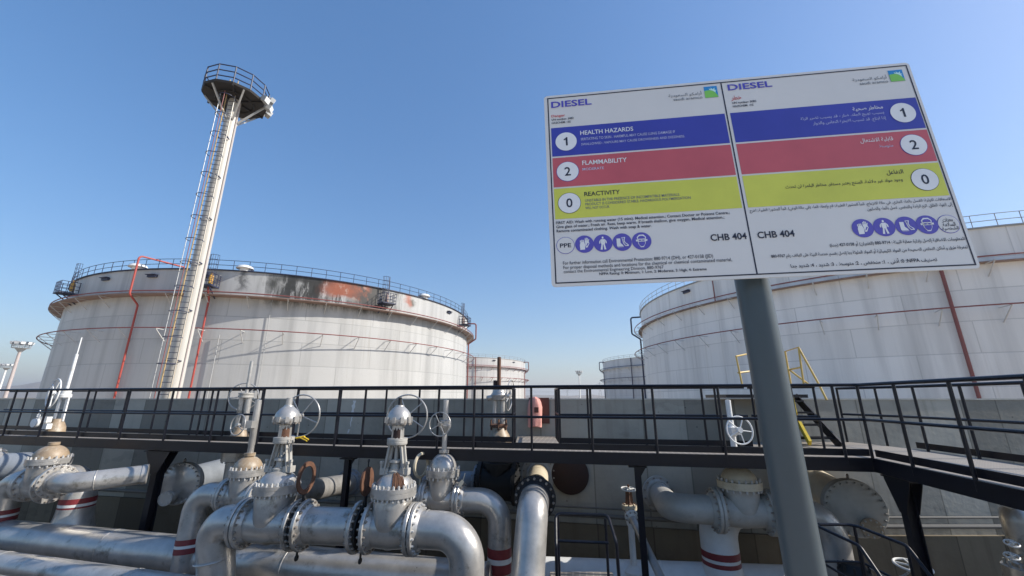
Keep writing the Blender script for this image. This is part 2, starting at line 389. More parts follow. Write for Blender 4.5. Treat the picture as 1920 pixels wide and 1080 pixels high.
def along_wall(s, z, off):
    L0 = (W1 - W0).length
    p = W0 + (W1 - W0) * (s / L0) if s < L0 else W1 + (W2 - W1) * ((s - L0) / (W2 - W1).length)
    return V(p.x, p.y - off, z)
for z, r, lab in ((1.50, .045, 'dark thick conduit along the foot of the concrete wall, lower of the pair'), (1.66, .022, 'thin grey conduit along the foot of the concrete wall, upper of the pair')):
    mb = MB(); mb.tube([along_wall(s, z, .13) for s in (1, 20, 38, 40.37, 43, 60)], r, 8)
    tag(mb.build('conduit', M['conduit'], None), lab, 'conduit', 'conduits along the wall foot')

# ================================================================ storage tanks
def tank_shell_mat(name, base, soot, seed):
    """painted plate: plate joints, rain streaks; when soot is set, the burnt patch near the rim"""
    m = bpy.data.materials.new(name); m.use_nodes = True
    n = m.node_tree; b = n.nodes['Principled BSDF']; L = n.links.new; N = n.nodes.new
    b.inputs['Roughness'].default_value = .5; b.inputs['Specular IOR Level'].default_value = .4
    uv = N('ShaderNodeUVMap'); uv.uv_map = 'UVMap'
    def noise(scale, sc, seed, det=6, rough=.6):
        mp = N('ShaderNodeMapping'); mp.inputs['Scale'].default_value = (*sc, 1); mp.inputs['Location'].default_value = (seed, seed * .37, 0)
        L(uv.outputs[0], mp.inputs[0]); no = N('ShaderNodeTexNoise'); no.inputs['Scale'].default_value = scale; no.inputs['Detail'].default_value = det; no.inputs['Roughness'].default_value = rough
        L(mp.outputs[0], no.inputs['Vector']); return no.outputs[0]
    def ramp(x, p0, p1, c0=(0, 0, 0), c1=(1, 1, 1)):
        r = N('ShaderNodeValToRGB'); L(x, r.inputs[0]); e = r.color_ramp.elements
        e[0].position = p0; e[1].position = p1; e[0].color = (*c0, 1); e[1].color = (*c1, 1); return r.outputs[0]
    def mix(f, a, c, blend='MIX', k=None):
        x = N('ShaderNodeMix'); x.data_type = 'RGBA'; x.blend_type = blend
        if isinstance(f, float): x.inputs[0].default_value = f
        else: L(f, x.inputs[0])
        L(a, x.inputs[6])
        if isinstance(c, tuple): x.inputs[7].default_value = (*c, 1)
        else: L(c, x.inputs[7])
        return x.outputs[2]
    def math_(op, a, c):
        x = N('ShaderNodeMath'); x.operation = op
        for i, q in enumerate((a, c)):
            if isinstance(q, (int, float)): x.inputs[i].default_value = q
            else: L(q, x.inputs[i])
        return x.outputs[0]
    c = Vector(base)
    big = noise(.05, (1, 1.5), seed)
    out = ramp(big, .3, .7, tuple(c * .93), tuple(c * 1.05))
    # plate joints and slight differences from plate to plate
    br = N('ShaderNodeTexBrick'); br.inputs['Scale'].default_value = 1; br.inputs['Brick Width'].default_value = 7.3; br.inputs['Row Height'].default_value = 2.43
    br.inputs['Mortar Size'].default_value = .05; br.inputs['Mortar Smooth'].default_value = .6
    br.inputs['Color1'].default_value = (.89, .89, .89, 1); br.inputs['Color2'].default_value = (1, 1, 1, 1); br.inputs['Mortar'].default_value = (.64, .64, .64, 1)
    L(uv.outputs[0], br.inputs['Vector'])
    out = mix(.8, out, br.outputs[0], 'MULTIPLY')
    # rain streaks running down
    st = ramp(noise(.6, (1, .05), seed + 3, 6), .46, .70)
    out = mix(math_('MULTIPLY', st, .58), out, tuple(c * .52))
    st2 = ramp(noise(1.9, (1, .035), seed + 9, 3), .60, .8)
    out = mix(math_('MULTIPLY', st2, .42), out, (c.x * .52, c.y * .47, c.z * .38))
    if soot:
        sx = N('ShaderNodeSeparateXYZ'); L(uv.outputs[0], sx.inputs[0]); U, Z = sx.outputs[0], sx.outputs[1]
        wob = noise(.35, (1, 1), 21, 8, .65); wu = math_('MULTIPLY', math_('SUBTRACT', wob, .5), 5.0)
        wz = math_('MULTIPLY', math_('SUBTRACT', noise(.4, (1, 1), 33, 8, .65), .5), 1.8)
        def band(x, lo, hi, s, w):
            x = math_('ADD', x, w)
            a = N('ShaderNodeMapRange'); a.interpolation_type = 'SMOOTHSTEP'; L(x, a.inputs[0]); a.inputs[1].default_value = lo - s; a.inputs[2].default_value = lo + s
            d = N('ShaderNodeMapRange'); d.interpolation_type = 'SMOOTHSTEP'; L(x, d.inputs[0]); d.inputs[1].default_value = hi - s; d.inputs[2].default_value = hi + s
            d.inputs[3].default_value = 1; d.inputs[4].default_value = 0
            return math_('MULTIPLY', a.outputs[0], d.outputs[0])
        for (u0, u1, z0, z1, su, sz, amt, colr, lo, hi, sc) in soot:
            f = math_('MULTIPLY', band(U, u0, u1, su, wu), band(Z, z0, z1, sz, wz))
            t = ramp(noise(*sc), lo, hi)
            f = math_('MULTIPLY', math_('MULTIPLY', f, t), amt)
            out = mix(f, out, colr)
    L(out, b.inputs['Base Color'])
    bp = N('ShaderNodeBump'); bp.inputs['Strength'].default_value = .22; bp.inputs['Distance'].default_value = .25
    L(math_('ADD', noise(.16, (1, 1), seed + 40, 3), math_('MULTIPLY', br.outputs['Fac'], -.15)), bp.inputs['Height']); L(bp.outputs[0], b.inputs['Normal'])
    return m

TR, TH = 27.5, 13.0
class Tank:
    def __init__(t, az, D): 
        t.c = V(D * sin(az), D * cos(az), 0); t.f = atan2(-t.c.y, -t.c.x); t.R = TR; t.top = EYE + TH
    def hit(t, px, py, R=None):
        R = R or t.R; d = ray(px, py); ox, oy = -t.c.x, -t.c.y
        A = d.x ** 2 + d.y ** 2; B = ox * d.x + oy * d.y; C = ox * ox + oy * oy - R * R
        q = B * B - A * C; k = (-B - sqrt(max(q, 0))) / A
        p = d * k; a = atan2(p.y - t.c.y, p.x - t.c.x)
        return (a - t.f + pi) % (2 * pi) - pi, EYE + p.z
    def at(t, phi, r, z):
        a = t.f + phi; return t.c + V(cos(a) * r, sin(a) * r, z)
ZU, ZL = EYE + .779 * TH, EYE + .506 * TH
def build_tank(t, label, shellm, railm, pipem, girdm, risers, cages, nring=48, vents=(), domes=(), small=False, group='white storage tanks', step=1.5, girder=True):
    root = thing('storage_tank', label, 'tank', t.c, group)
    R = t.R; seg = 144; prof = []
    zs = [0, 2.43, 4.86, 7.29, 9.72, 12.15, 14.6, t.top]
    for i in range(len(zs) - 1): prof += [(R - i * .012, zs[i]), (R - i * .012, zs[i + 1])]
    mb = MB(); vs = []
    for r, z in prof:
        for j in range(seg + 1):
            a = -pi + 2 * pi * j / seg; vs.append(t.at(a, r, z))
    n = len(prof)
    mb.add(vs, [(i * (seg + 1) + j, i * (seg + 1) + j + 1, (i + 1) * (seg + 1) + j + 1, (i + 1) * (seg + 1) + j) for i in range(n - 1) for j in range(seg)])
    sh = mb.build('shell', shellm, root, fix=False); me = sh.data; uvl = me.uv_layers.new(name='UVMap')
    for lp in me.loops:
        k = lp.vertex_index; uvl.data[lp.index].uv = ((-pi + 2 * pi * (k % (seg + 1)) / seg) * R, prof[k // (seg + 1)][1])
    mb = MB(); mb.lathe([(R + .04, t.top - .02), (R + .09, t.top), (R + .09, t.top + .09), (R - .1, t.top + .1), (R * .5, t.top + .35), (.1, t.top + .55)], t.c, (0, 0, 1), seg)
    mb.build('roof', railm if not small else M['roof'], root)
    # guard rail on the rim
    rr = R - .02; np_ = int(2 * pi * R / step); rt = .03 if not small else .045
    mb = MB()
    for z in (.58, 1.12): mb.torus(t.c + V(0, 0, t.top + z), (0, 0, 1), rr, rt, 180, 6)
    for k in range(np_):
        a = 2 * pi * k / np_; mb.tube([t.at(a, rr, t.top), t.at(a, rr, t.top + 1.12)], rt, 5)
    mb.build('guard_rail', railm, root)
    # wind girder walkway with its fire-water pipe; lower pipe ring
    rad = .06 if not small else .1
    if girder:
        mb = MB(); mb.lathe([(R - .02, ZU - .03), (R + 1.15, ZU - .03), (R + 1.15, ZU + .05), (R - .02, ZU + .05)], t.c, (0, 0, 1), seg); mb.build('wind_girder', girdm, root, smooth=False)
    else:
        mb = MB(); mb.lathe([(R - .02, ZU - .03), (R + .5, ZU - .03), (R + .5, ZU + .04), (R - .02, ZU + .04)], t.c, (0, 0, 1), seg); mb.build('wind_girder', girdm, root, smooth=False)
    mb = MB(); mb.torus(t.c + V(0, 0, ZU + .28), (0, 0, 1), R + 1.08, rad, 160, 6); mb.build('upper_pipe_ring', pipem, root)
    mb = MB(); mb.torus(t.c + V(0, 0, ZL + .06), (0, 0, 1), R + 1.3, rad * .95, 160, 6); mb.build('lower_pipe_ring', pipem, root)
    for zz, w, dz in ((ZU - .06, 1.12, 1.0), (ZL, 1.3, 1.1)):
        first = None
        for k in range(nring):
            ph = 2 * pi * (k + .5) / nring
            ph = (ph + pi) % (2 * pi) - pi
            if abs(ph) > 1.65: continue
            if first is None:
                b0 = MB(); q = .035 if not small else .06
                a_, b_, c_ = V(R - .03, 0, zz), V(R + w, 0, zz), V(R - .03, 0, zz - dz)
                b0.bar(a_, b_, q * 1.6, q * 1.6); b0.bar(b_, c_, q * 1.6, q * 1.6)
                ORG['_t'] = V(0, 0, 0)
                me0 = b0.build('bracket', M['bracket'] if not small else girdm, org=(0, 0, 0), smooth=False); first = me0; ob = me0
            else:
                ob = first.copy(); COL.objects.link(ob)
            ob.location = (0, 0, 0); ob.parent = root; ob.rotation_euler = (0, 0, t.f + ph)
    for pts, r, m_ in risers:
        mb = MB(); mb.tube(smoothpath([t.at(*p) for p in pts], .35, 5), r, 8); mb.build('riser_pipe', m_, root)
    for ph in cages:
        cg = MB(); z = t.top; a = t.f + ph
        R3 = Matrix.Rotation(a, 3, 'Z')
        def lp(x, y, zz): return t.c + R3 @ V(R + x, y, 0) + V(0, 0, zz)
        e = MB(); e.box(lp(.85, 0, z - 2.0), (1.5, 1.7, .12), R3); pf = e.build('rim_platform', railm, root, smooth=False)
        for y in (-.82, -.41, 0, .41, .82):
            cg.tube([lp(1.55, y, z - 2.0), lp(1.55, y, z - .75)], .032, 5)
        for y in (-.82, .82):
            for x in (.1, .55, 1.05): cg.tube([lp(x, y, z - 2.0), lp(x, y, z - .75)], .032, 5)
        for h in (-.75, -1.2, -1.6): cg.tube([lp(.05, -.82, z + h), lp(1.55, -.82, z + h), lp(1.55, .82, z + h), lp(.05, .82, z + h)], .032, 5)
        for y in (-.6, .6): cg.bar(lp(1.4, y, z - 2.05), lp(0, y, z - 3.1), .09, .09)
        # caged ladder up over the rim
        for k in range(7): cg.tube([lp(.28 + .38 * sin(pi * k / 6), -.42 * cos(pi * k / 6), z - .75), lp(.28 + .38 * sin(pi * k / 6), -.42 * cos(pi * k / 6), z + 1.55)], .022, 4)
        for h in (-.6, 0, .5, 1.0, 1.5): cg.tube([lp(.28 + .38 * sin(pi * k / 8), -.42 * cos(pi * k / 8), z + h) for k in range(9)], .022, 4)
        cg.build('cage', railm, pf)
        fb = MB(); fb.lathe([(.02, -.75), (.2, -.7), (.2, .1), (.12, .2), (.12, .5)], lp(.5, .15, z - .95), (0, 0, 1), 10); fb.build('foam_chamber', M['brass'] if ph < -.2 else girdm, pf)
    for ph, z in vents:
        R3 = Matrix.Rotation(t.f + ph, 3, 'Z'); mb = MB(); mb.box(t.at(ph, R + .04, z), (.2, 1.0, .26), R3); mb.box(t.at(ph, R + .16, z + .13), (.34, 1.15, .05), R3)
        mb.build('vent', M['rail_blue'], root, smooth=False)
    for ph in domes:
        mb = MB(); mb.lathe([(.5, 0), (.5, .25), (.85, .3), (.7, .55), (.3, .7), (.02, .72)], t.at(ph, R - .25, t.top + .05), (0, 0, 1), 14); mb.build('breather_vent', M['white'], root)
    return root

TL = Tank(radians(-27.63), 75.9)
def U(px, py): return TL.hit(px, py)[0] * TR
def zz(px, py): return TL.hit(px, py)[1]
zT = TL.top
SOOT = [ # u0,u1,z0,z1, softness u,z, amount, colour, noise lo,hi, (noise)
    (U(498, 560), U(745, 560), ZU - .2, zT + 3, 2.4, 1.0, .97, (.035, .034, .03), .46, .53, (.85, (1, .17), 51, 10, .74)),
    (U(556, 540), U(632, 540), ZU + .9, zT + 3, 1.8, 1.0, .95, (.022, .021, .018), .44, .50, (.8, (1, .40), 57, 10, .74)),
    (U(520, 560), U(735, 560), zT - .75, zT + 3, 1.8, .35, .9, (.04, .038, .034), .40, .48, (.9, (1, .4), 53, 9, .72)),
    (U(560, 560), U(740, 560), ZU - .3, ZU + .9, 1.8, .5, .85, (.06, .055, .05), .42, .58, (.9, (1, .3), 59, 8, .7)),
    (U(612, 540), U(700, 540), zT - 1.75, zT + 3, 1.3, .25, 1.0, (.30, .095, .05), .30, .36, (.45, (1, .7), 63, 7, .6)),
    (U(640, 540), U(696, 540), zT - 1.9, zT + 3, 1.5, .4, .6, (.50, .40, .33), .55, .60, (1.0, (1, .6), 64, 7, .6)),
    (U(664, 550), U(724, 550), zT - 2.5, zT + 3, 1.3, .3, .97, (.06, .056, .05), .38, .48, (.8, (1, .6), 66, 8, .65)),
    (U(514, 530), U(531, 530), ZU - .5, zT + 3, .9, .6, .95, (.05, .05, .042), .28, .48, (.5, (1, .3), 71, 5)),
    (U(450, 520), U(461, 520), zT - 2.0, zT + 3, .5, .5, .97, (.025, .025, .025), .2, .36, (.5, (1, .3), 73, 5)),
    (U(766, 560), U(779, 560), zT - 1.5, zT - .45, .5, .25, .95, (.10, .09, .07), .3, .4, (.9, (1, .6), 75, 6)),
    (U(762, 560), U(770, 560), zT - 1.5, zT + .5, .4, .4, .8, (.38, .10, .05), .3, .4, (.9, (1, .6), 77, 6)),
]
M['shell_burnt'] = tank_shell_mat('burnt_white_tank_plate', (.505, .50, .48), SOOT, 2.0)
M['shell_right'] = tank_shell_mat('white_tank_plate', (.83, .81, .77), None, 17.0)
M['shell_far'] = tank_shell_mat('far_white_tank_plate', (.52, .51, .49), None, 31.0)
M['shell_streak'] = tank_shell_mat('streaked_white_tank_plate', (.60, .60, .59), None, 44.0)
p1, p2, p3, p4 = (TL.hit(x, 600)[0] for x in (252, 385, 868.5, 133))
def riser(t, ph, z0, kink=True, over=True, dph=0, r=.25, top=None):
    top = top or t.top + 1.05
    pts = [(ph, t.R + r, z0), (ph, t.R + r, ZU - 1.0), (ph, t.R + 1.3, ZU - .1), (ph, t.R + 1.3, top)]
    if over: pts.append((ph + dph, t.R - 2.6, top))
    return pts
phA = TL.hit(246, 640)[0]; phB = TL.hit(383, 620)[0]
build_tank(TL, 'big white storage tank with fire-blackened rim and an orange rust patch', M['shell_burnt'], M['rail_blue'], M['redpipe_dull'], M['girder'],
    [(riser(TL, phA, 0, dph=.05), .09, M['redpipe']),
     ([(phB, TR + .3, 0), (phB, TR + .3, ZU - .3), (phB, TR + .8, ZU + .4), (phB, TR + .8, zT - 2)], .09, M['redpipe']),
     ([(1.18, TR + .25, 0), (1.18, TR + .25, ZU - 1.0), (1.18, TR + 1.5, ZU - .1), (1.18, TR + 1.5, zT - .3), (1.18, TR - 1, zT - .3)], .12, M['redpipe_dull']),
     ([(TL.hit(505, 600)[0], TR + .12, 0), (TL.hit(518, 520)[0], TR + .12, ZL + 3.6)], .035, M['galv']), ([(TL.hit(400, 690)[0], TR + .2, 0), (TL.hit(411, 640)[0], TR + .2, ZL - .4)], .05, M['galv'])],
    [TL.hit(150, 530)[0], TL.hit(401, 510)[0], TL.hit(721, 545)[0], TL.hit(864, 590)[0] * .985], vents=[(TL.hit(x, y)[0], zT - .75) for x, y in ((200, 518), (287, 514), (385, 514), (842, 590))],
    domes=[TL.hit(253, 505)[0], TL.hit(457, 508)[0], TL.hit(797, 565)[0]])
TRt = Tank(radians(40.37), 72.3)
q1 = TRt.hit(1795, 620)[0]
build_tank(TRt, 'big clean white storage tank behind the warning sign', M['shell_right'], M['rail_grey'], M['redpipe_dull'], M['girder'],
    [([(q1, TR + .25, 0), (q1, TR + .25, ZL - .6), (q1, TR + .25, ZU + .2)], .12, M['redpipe_dull']),
     ([(-1.19, TR + .25, 0), (-1.19, TR + .25, ZU - 1.0), (-1.19, TR + 1.5, ZU - .1), (-1.19, TR + 1.5, zT - .3), (-1.19, TR - 1, zT - .3)], .13, M['rail_blue']),
     ([(TRt.hit(1341, 540)[0], TR + .3, ZU), (TRt.hit(1341, 540)[0], TR + .3, zT - .5)], .06, M['redpipe_dull'])],
    [], vents=[(TRt.hit(1287, 545)[0], zT - .75)], girder=False)
TF = Tank(radians(-8.1), 159); TF.R = TR
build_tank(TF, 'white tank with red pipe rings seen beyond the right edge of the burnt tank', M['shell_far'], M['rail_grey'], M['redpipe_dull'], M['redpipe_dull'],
    [([(1.2, TR + .3, 0), (1.2, TR + .3, ZU - 1.), (1.2, TR + 1.8, ZU), (1.2, TR + 1.8, zT), (1.2, TR - 1, zT)], .15, M['redpipe_dull']), ([(.25, TR + .3, 0), (.25, TR + .3, zT)], .14, M['redpipe_dull'])], [], small=True, step=2.6, girder=False,
    vents=[(-.2, zT - .8), (.5, zT - .8), (.85, zT - .8)])
TG = Tank(radians(22.27), 163)
build_tank(TG, 'grey streaked tank partly hidden behind the left edge of the clean tank', M['shell_streak'], M['rail_grey'], M['rail_blue'], M['bracket'],
    [([(-1.2, TR + .3, 0), (-1.2, TR + .3, ZU - 1.), (-1.2, TR + 1.8, ZU), (-1.2, TR + 1.8, zT), (-1.2, TR - 1, zT)], .15, M['rail_blue']), ([(-.55, TR + .3, 0), (-.55, TR + .3, zT)], .15, M['rail_blue'])], [], small=True, step=2.6, girder=False)
tt = Tank(radians(-1.05), 330); tt.R = 12.5
rt = thing('storage_tank', 'tiny distant white tank with a red rim at the foot of the sky', 'tank', tt.c, 'white storage tanks')
def small_tank():
    mb = MB(); zt = EYE + 14.0; mb.lathe([(9.5, 0), (9.5, zt), (9.4, zt + .1), (.2, zt + 1.2)], tt.c, (0, 0, 1), 48); mb.build('shell', M['white'], rt)
    mb = MB(); mb.torus(tt.c + V(0, 0, zt - .2), (0, 0, 1), 9.7, .5, 48, 6); mb.torus(tt.c + V(0, 0, zt - 2.2), (0, 0, 1), 9.7, .35, 48, 6); mb.build('rim_band', M['redpipe'], rt)
    mb = MB()
    for k in range(24):
        a = 2 * pi * k / 24; mb.tube([tt.c + V(9.5 * cos(a), 9.5 * sin(a), zt), tt.c + V(9.5 * cos(a), 9.5 * sin(a), zt + 1.6)], .1, 4)
    mb.torus(tt.c + V(0, 0, zt + 1.6), (0, 0, 1), 9.5, .1, 48, 4); mb.build('guard_rail', M['rail_grey'], rt)
small_tank()

# ================================================================ big floodlight tower
def floodlight(mb_h, mb_g, c, d, s):
    d = Vector(d).normalized(); x = d.cross(V(0, 0, 1)).normalized(); u = x.cross(d); R = Matrix((d, x, u)).transposed()
    mb_h.box(c, (.34 * s, .55 * s, .45 * s), R); mb_h.box(c - d * .25 * s, (.2 * s, .36 * s, .3 * s), R)
    mb_g.box(c + d * .176 * s, (.012, .5 * s, .4 * s), R)
def tower():
    az = radians(-39.4); D = 28; c = V(D * sin(az), D * cos(az), 0); zt = EYE + .6436 * D + .35
    root = thing('floodlight_tower', 'tall white floodlight tower with caged yellow ladder and round top platform', 'light tower', c, 'floodlight towers')
    mb = MB(); mb.lathe([(.42, 0), (.34, zt)], c, (0, 0, 1), 20); mb.build('pole', M['towerpaint'], root)
    # platform
    Rp = 1.74; ns = 12
    mb = MB(); mb.lathe([(Rp, zt), (Rp + .04, zt + .14), (.1, zt + .14), (.1, zt)], c, (0, 0, 1), ns); 
    for k in range(6):
        a = k * pi / 3; mb.bar(c + V(0, 0, zt - .05), c + V(Rp * cos(a), Rp * sin(a), zt - .05), .09, .12)
    mb.torus(c + V(0, 0, zt - .06), (0, 0, 1), 1.05, .06, ns, 4)
    mb.build('platform', M['plat'], root, smooth=False)
    rl = MB()
    for h in (.45, .85, 1.25): rl.tube([c + V(Rp * cos(2 * pi * k / ns), Rp * sin(2 * pi * k / ns), zt + h) for k in range(ns + 1)], .035, 6)
    for k in range(ns): rl.tube([c + V(Rp * cos(2 * pi * k / ns), Rp * sin(2 * pi * k / ns), zt + h) for h in (.1, 1.25)], .04, 6)
    rl.build('guard_rail', M['rail_blue'], root)
    br = MB()
    for k in range(6):
        a = k * pi / 3 + .35; e = V(cos(a), sin(a), 0); br.bar(c + e * (Rp - .1) + V(0, 0, zt - .02), c + e * .36 + V(0, 0, zt - 1.55), .09, .09)
    br.build('brace', M['galv'], root, smooth=False)
    hb = MB(); hb.lathe([(.62, zt + .14), (.62, zt + .3), (.28, zt + 1.0), (.26, zt + 1.02)], c, (0, 0, 1), 4); hb.build('winch_cover', M['rail_blue'], root, smooth=False)
    # ladder on the near left side
    toc = V(-c.x, -c.y, 0).normalized(); ang = atan2(toc.y, toc.x) - radians(26)
    e = V(cos(ang), sin(ang), 0); s = V(-e.y, e.x, 0)
    lad = MB()
    for k in (-1, 1): lad.tube([c + e * .66 + s * .23 * k + V(0, 0, .4), c + e * .60 + s * .23 * k + V(0, 0, zt + 1.1)], .034, 8)
    ld_ = lad.build('ladder', M['laddertan'], root)
    n = int((zt - .6) / .3)
    for i in range(n):
        z = .6 + i * .3; r = .66 - .06 * z / zt; rg = MB(); rg.tube([c + e * r - s * .23 + V(0, 0, z), c + e * r + s * .23 + V(0, 0, z)], .018, 5); rg.build('rung', M['rail_blue'], ld_)
    for i in range(int((zt - 3) / 1.35) + 1):
        z = 3.0 + i * 1.35; r = .66 - .06 * z / zt; hp = MB()
        pts = [c + e * (r + .34 + .40 * sin(t)) + s * .40 * cos(t) + V(0, 0, z) for t in [-.55 + (pi + 1.1) * k / 14 for k in range(15)]]
        hp.tube(pts, .022, 5); hp.build('hoop', M['rail_blue'], root)
        if i % 2 == 0:
            cl = MB(); cl.bar(c + e * .3 - s * .27 + V(0, 0, z + .2), c + e * r - s * .27 + V(0, 0, z + .2), .05, .05); cl.bar(c + e * .3 + s * .27 + V(0, 0, z + .2), c + e * r + s * .27 + V(0, 0, z + .2), .05, .05); cl.build('clamp', M['rail_blue'], root)
    cb = MB()
    cb.tube([c + e * 1.40 + V(0, 0, 3), c + e * 1.32 + V(0, 0, zt - .3)], .02, 5); cb.build('cage_bar', M['redpipe_dull'], root)
    cb = MB()
    for k in (-1, 1): cb.tube([c + e * 1.0 + s * .40 * k + V(0, 0, 3), c + e * .94 + s * .40 * k + V(0, 0, zt - .3)], .018, 5)
    cb.build('cage_bar', M['galv'], root)
    cp = MB(); cp.tube([c + e * .2 + s * .40 + V(0, 0, 0), c + e * .12 + s * .36 + V(0, 0, zt)], .035, 6); cp.build('cable_duct', M['mastred'], root)
    rt_ = V(-toc.y, toc.x, 0) # to the right of the picture
    for a, z in ((8, 1.2), (12, .25), (-22, -.05), (38, .6), (-40, .1), (70, .3), (100, .4)):
        d = (rt_ * cos(radians(a)) - toc * sin(radians(a))); q = c + d * (Rp + .22) + V(0, 0, zt + z); h, g = MB(), MB(); floodlight(h, g, q, d + V(0, 0, -.35), .8)
        h.bar(c + d * Rp + V(0, 0, zt + z), q, .06, .06)
        o = h.build('floodlight', M['lamp'], root, smooth=False); g.build('lamp_glass', M['glasslamp'], o, smooth=False)
tower()
def mast(az, D, el, label, hw, red):
    az = radians(az); c = V(D * sin(az), D * cos(az), 0); z = EYE + D * el; root = thing('floodlight_mast', label, 'light mast', c, 'floodlight towers')
    mb = MB(); mb.lathe([(.52, 0), (.38, z - 3.2)], c, (0, 0, 1), 12); mb.build('pole', M['mastred'] if red else M['mast'], root)
    mb = MB(); mb.lathe([(.45, z - 3.4), (hw * .62, z - 2.3), (hw, z - 2.2), (hw, z - 2.05), (.4, z - 2.05)], c, (0, 0, 1), 12)
    for h in (-1.5, -.9): mb.torus(c + V(0, 0, z + h), (0, 0, 1), hw, .09, 12, 5)
    for k in range(12): mb.tube([c + V(hw * cos(k * pi / 6), hw * sin(k * pi / 6), z + h) for h in (-2.1, -.9)], .09, 5)
    mb.build('platform', M['rail_grey'], root, smooth=False)
    for k in range(10):
        d = V(cos(k * pi / 5), sin(k * pi / 5), 0); h, g = MB(), MB(); floodlight(h, g, c + d * (hw + .15) + V(0, 0, z - .5), d + V(0, 0, -.3), 1.9)
        o = h.build('floodlight', M['rail_grey'], root, smooth=False); g.build('lamp_glass', M['glasslamp'], o, smooth=False)
mast(-50.65, 207, .0867, 'taller of the two far masts left of the burnt tank', 2.1, True)
mast(-51.1, 349, .0516, 'smaller paler mast at the far left edge behind a taller one', 2.2, False)
mast(9.3, 283, .0645, 'thin distant floodlight mast standing in the gap between the tanks', 1.9, False)
# power pylons beyond the gap
def pylon(az, D, H, label):
    az = radians(az); c = V(D * sin(az), D * cos(az), 0); mb = MB(); w = H * .11
    for sx in (-1, 1):
        for sy in (-1, 1): mb.tube([c + V(sx * w, sy * w, 0), c + V(sx * w * .22, sy * w * .22, H * .7), c + V(sx * .3, sy * .3, H)], .22, 4)
    for k in range(9):
        z0, z1 = H * .085 * k, H * .085 * (k + 1); a0 = w * (1 - .78 * min(1, z0 / (.7 * H))); a1 = w * (1 - .78 * min(1, z1 / (.7 * H)))
        for sx in (-1, 1):
            mb.tube([c + V(sx * a0, -a0, z0), c + V(-sx * a1, -a1, z1)], .14, 4); mb.tube([c + V(sx * a0, -a0, z0), c + V(sx * a1, a1, z1)], .14, 4)
    for z, l in ((.72, .2), (.83, .16), (.93, .12)): mb.bar(c + V(-l * H, 0, z * H), c + V(l * H, 0, z * H), .4, .4)
    return tag(mb.build('power_pylon', M['galv']), label, 'pylon', 'power pylons on the horizon')
pylon(12.0, 900, 38, 'lattice power pylon just left of the grey streaked tank')
pylon(7.6, 1100, 26, 'short faint lattice pylon left of the thin distant mast')
mb = MB()
for k, (za, zb) in enumerate(((27.5, 21), (31.6, 23.5), (35.3, 25))):
    a = V(900 * sin(radians(12)), 900 * cos(radians(12)), za); b = V(1100 * sin(radians(7.6)), 1100 * cos(radians(7.6)), zb); c_ = V(1150 * sin(radians(1)), 1150 * cos(radians(1)), zb + 4)
    for p, q in ((a, b), (b, c_)): mb.tube([p.lerp(q, t) - V(0, 0, 4 * t * (1 - t) * 4) for t in [i / 8 for i in range(9)]], .13, 4)
tag(mb.build('power_line', M['rail_grey']), 'thin power cables strung from the pylons across the gap between tanks', 'power line')
# far boundary wall and a pipe bundle at the left, just above the dike
mb = MB(); mb.bar((-150, 97, 3.3), (-90, 100, 3.4), .4, 1.6); tag(mb.build('boundary_wall', M['coping'], smooth=False), 'low pale wall on the far ground below the two left masts', 'wall')
mb = MB(); mb.bar((-112, 88, 3.75), (-98, 88, 3.75), .5, .5); tag(mb.build('barrier', M['redpipe'], smooth=False), 'red barrier on the far ground at the left edge', 'barrier')
mb = MB(); mb.bar((-97, 88, 3.8), (-91, 88, 3.8), .5, .55); tag(mb.build('barrier', M['yellow'], smooth=False), 'yellow barrier on the far ground next to the red one', 'barrier')
# ================================================================ elevated walkway
ZD = EYE - .865; ZR = ZD + 1.07
F = [V(-15.0, 10.95, 0), V(-3.2, 8.05, 0), V(5.43, 6.5, 0), V(5.0, 4.3, 0), V(4.72, 2.9, 0)]
B = [V(-14.9, 12.3, 0), V(-3.2, 9.2, 0), V(4.4, 7.85, 0), V(4.75, 8.85, 0), V(6.95, 8.85, 0), V(7.12, 7.6, 0), V(6.94, 5.99, 0), V(6.5, 2.9, 0)]
wk = thing('walkway', 'raised black steel walkway with grating deck crossing over the pipes and turning at the right', 'walkway', (0, 8, 0))
def Z(p, z): return V(p.x, p.y, z)
mb = MB(); out = F + B[::-1]
mb.add([Z(p, ZD - .03) for p in out] + [Z(p, ZD) for p in out], [tuple(range(len(out))), tuple(range(len(out), 2 * len(out)))[::-1]] + [(i, (i + 1) % len(out), len(out) + (i + 1) % len(out), len(out) + i) for i in range(len(out))])
deck = mb.build('deck', M['grating'], wk, smooth=False)
# branch to the wall
mb = MB(); q = [V(.06, 8.3, 0), V(.92, 8.15, 0), V(1.0, 10.05, 0), V(.14, 10.2, 0)]
mb.add([Z(p, ZD + .004) for p in q] + [Z(p, ZD - .05) for p in q], [(0, 1, 2, 3), (7, 6, 5, 4)] + [(i, (i + 1) % 4, 4 + (i + 1) % 4, 4 + i) for i in range(4)])
mb.build('branch_deck', M['grating'], wk, smooth=False)
def channel(a, b, side, h=.192, w=.08, t=.012, top=-.002):
    m_ = MB(); a = Z(a, 0); b = Z(b, 0); d = (b - a).normalized(); n = V(-d.y, d.x, 0) * side
    zc = ZD - h / 2 + top
    m_.bar(a + V(0, 0, zc), b + V(0, 0, zc), t, h)
    m_.bar(a + n * w / 2 + V(0, 0, zc + h / 2 - t / 2 - .0), b + n * w / 2 + V(0, 0, zc + h / 2 - t / 2), w - t, t)
    m_.bar(a + n * w / 2 + V(0, 0, zc - h / 2 + t / 2), b + n * w / 2 + V(0, 0, zc - h / 2 + t / 2), w - t, t)
    return m_
def edge(a, b, off):
    d = (b - a).normalized(); n = V(d.y, -d.x, 0); return a + n * off, b + n * off
for i in range(4):
    a, b = edge(F[i], F[i + 1], .012)
    channel(a, b, 1).build('beam', M['black'], wk, smooth=False)
